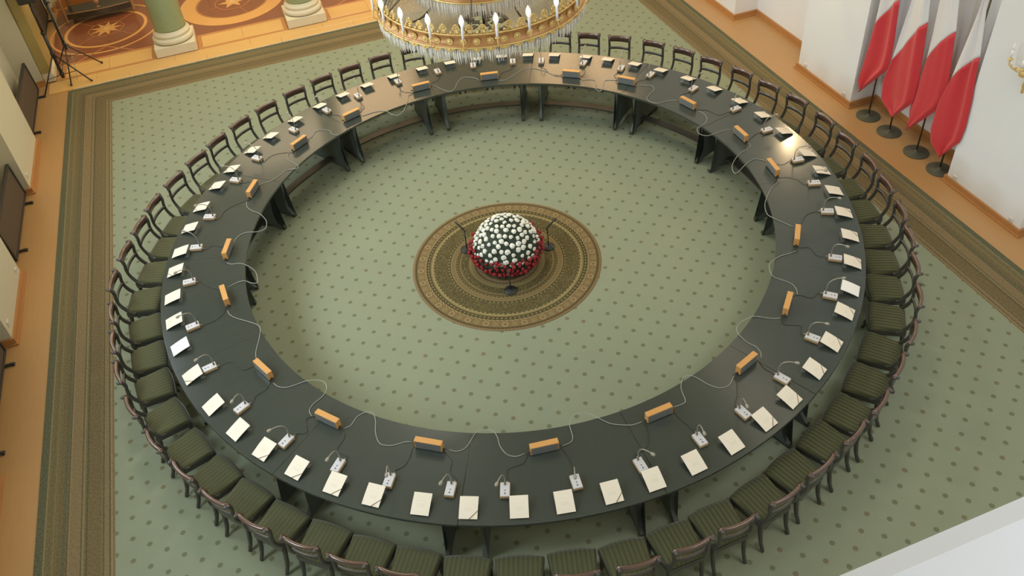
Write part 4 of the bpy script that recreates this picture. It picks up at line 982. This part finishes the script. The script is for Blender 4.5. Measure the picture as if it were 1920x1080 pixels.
# ------------------------------------------------------------------ flower arrangement in the middle
fa = thing('flower_arrangement', 'domed white and red flower arrangement on the round brown medallion', 'flowers', (-.100, .031, .017))
bm = newbm(); lathe(bm, [(.20, 0), (.30, .04), (.42, .14), (.45, .26), (.40, .42), (.30, .56), (.16, .655), (.02, .68)], 28)
for v in bm.verts: v.co += Vector((random.uniform(-1, 1), random.uniform(-1, 1), random.uniform(-.6, .6)))*.015
for v in bm.verts: v.co.z = max(v.co.z, 0)
obj('foliage_mound', bm, 'leaf', fa)
bm = newbm()
for k in range(900):
    a = random.uniform(0, 2*PI); ph = random.uniform(-.5, PI/2); R = random.uniform(.385, .425) + (.04 if ph < .1 else 0)
    p = Vector((R*math.cos(ph)*math.cos(a), R*math.cos(ph)*math.sin(a), .27 + R*math.sin(ph)*.98))
    if p.z < .02: continue
    d = Vector((random.uniform(-1, 1), random.uniform(-1, 1), random.uniform(-.3, 1))).normalized()*.042; s = d.orthogonal().normalized()*.012
    V = [bm.verts.new(p-d), bm.verts.new(p+s), bm.verts.new(p+d), bm.verts.new(p-s)]; bm.faces.new(V)
o = obj('leaves', bm, 'leaf', fa); o['kind'] = 'stuff'
def bloom(rad, sq, seed, amp=.18):
    random.seed(seed); bm = newbm(); bmesh.ops.create_icosphere(bm, subdivisions=2, radius=rad)
    for v in bm.verts:
        v.co *= 1 + random.uniform(-amp, amp*.6); v.co.z *= sq
    return bm
WB = [mesh('white_bloom', bloom(.034, .72, q, .24), 'bloom_white') for q in range(4)]
RB = [mesh('red_bloom', bloom(.026, .9, 10+q, .3), 'bloom_red') for q in range(4)]
random.seed(5)
def place(me, name, R, a, ph, cz, sc=1.0):
    d = Vector((math.cos(ph)*math.cos(a), math.cos(ph)*math.sin(a), math.sin(ph)))
    o = bpy.data.objects.new(name, me); COL.objects.link(o); o.parent = fa
    o.location = d*R + Vector((0, 0, cz)); o.rotation_euler = d.to_track_quat('Z', 'Y').to_euler(); s = sc*random.uniform(.85, 1.12); o.scale = (s, s, s)
    return o.location
pts = []; tries = 0
while len(pts) < 165 and tries < 20000:
    tries += 1; u = random.uniform(.06, 1.0); ph = math.asin(u); a = random.uniform(0, 2*PI); d = Vector((math.cos(ph)*math.cos(a), math.cos(ph)*math.sin(a), u))
    if all((d-q).length > .168 for q in pts): pts.append(d); place(random.choice(WB), 'white_bloom', .425, a, ph, .262)
pts = []; tries = 0
while len(pts) < 240 and tries < 30000:
    tries += 1; z = random.uniform(.07, .36); a = random.uniform(0, 2*PI); R = .47 - .9*max(0, .20-z) + random.uniform(-.02, .03) - .25*max(0, z-.28)
    p = Vector((R*math.cos(a), R*math.sin(a), z))
    if all((p-q).length > .054 for q in pts):
        pts.append(p); o = bpy.data.objects.new('red_bloom', random.choice(RB)); COL.objects.link(o); o.parent = fa; o.location = p
        o.rotation_euler = (random.uniform(0, 3), random.uniform(0, 3), 0); s = random.uniform(.8, 1.2); o.scale = (s, s, s)
# three low floor microphones round the flowers
for (wx, wy, lb) in ((-.10, -.57, 'low black floor microphone in front of the flowers'), (.46, .21, 'low black floor microphone to the right of the flowers'), (-.65, .31, 'low black floor microphone to the left of the flowers')):
    x = wx*math.cos(TH) + wy*math.sin(TH); y = -wx*math.sin(TH) + wy*math.cos(TH); a = math.atan2(y-.031, x+.10)
    t = thing('floor_microphone', lb, 'microphone', (x, y, .018), a, 'floor microphones round the flowers')
    bm = newbm(); lathe(bm, [(.084, 0), (.086, .008), (.080, .018), (.02, .024), (.012, .03)], 28); obj('base', bm, 'stand_black', t)
    bm = newbm(); tube(bm, [(0, 0, .02), (0, 0, .31)], .008, 8); tube(bm, [(0, 0, .31), (-.02, 0, .33), (.02, 0, .36)], .010, 6); obj('pole', bm, 'stand_black', t)
    bm = newbm(); tube(bm, [(.0, 0, .345), (.07, 0, .405), (.13, 0, .455)], [.010, .012, .013], 10); obj('microphone', bm, 'stand_black', t)
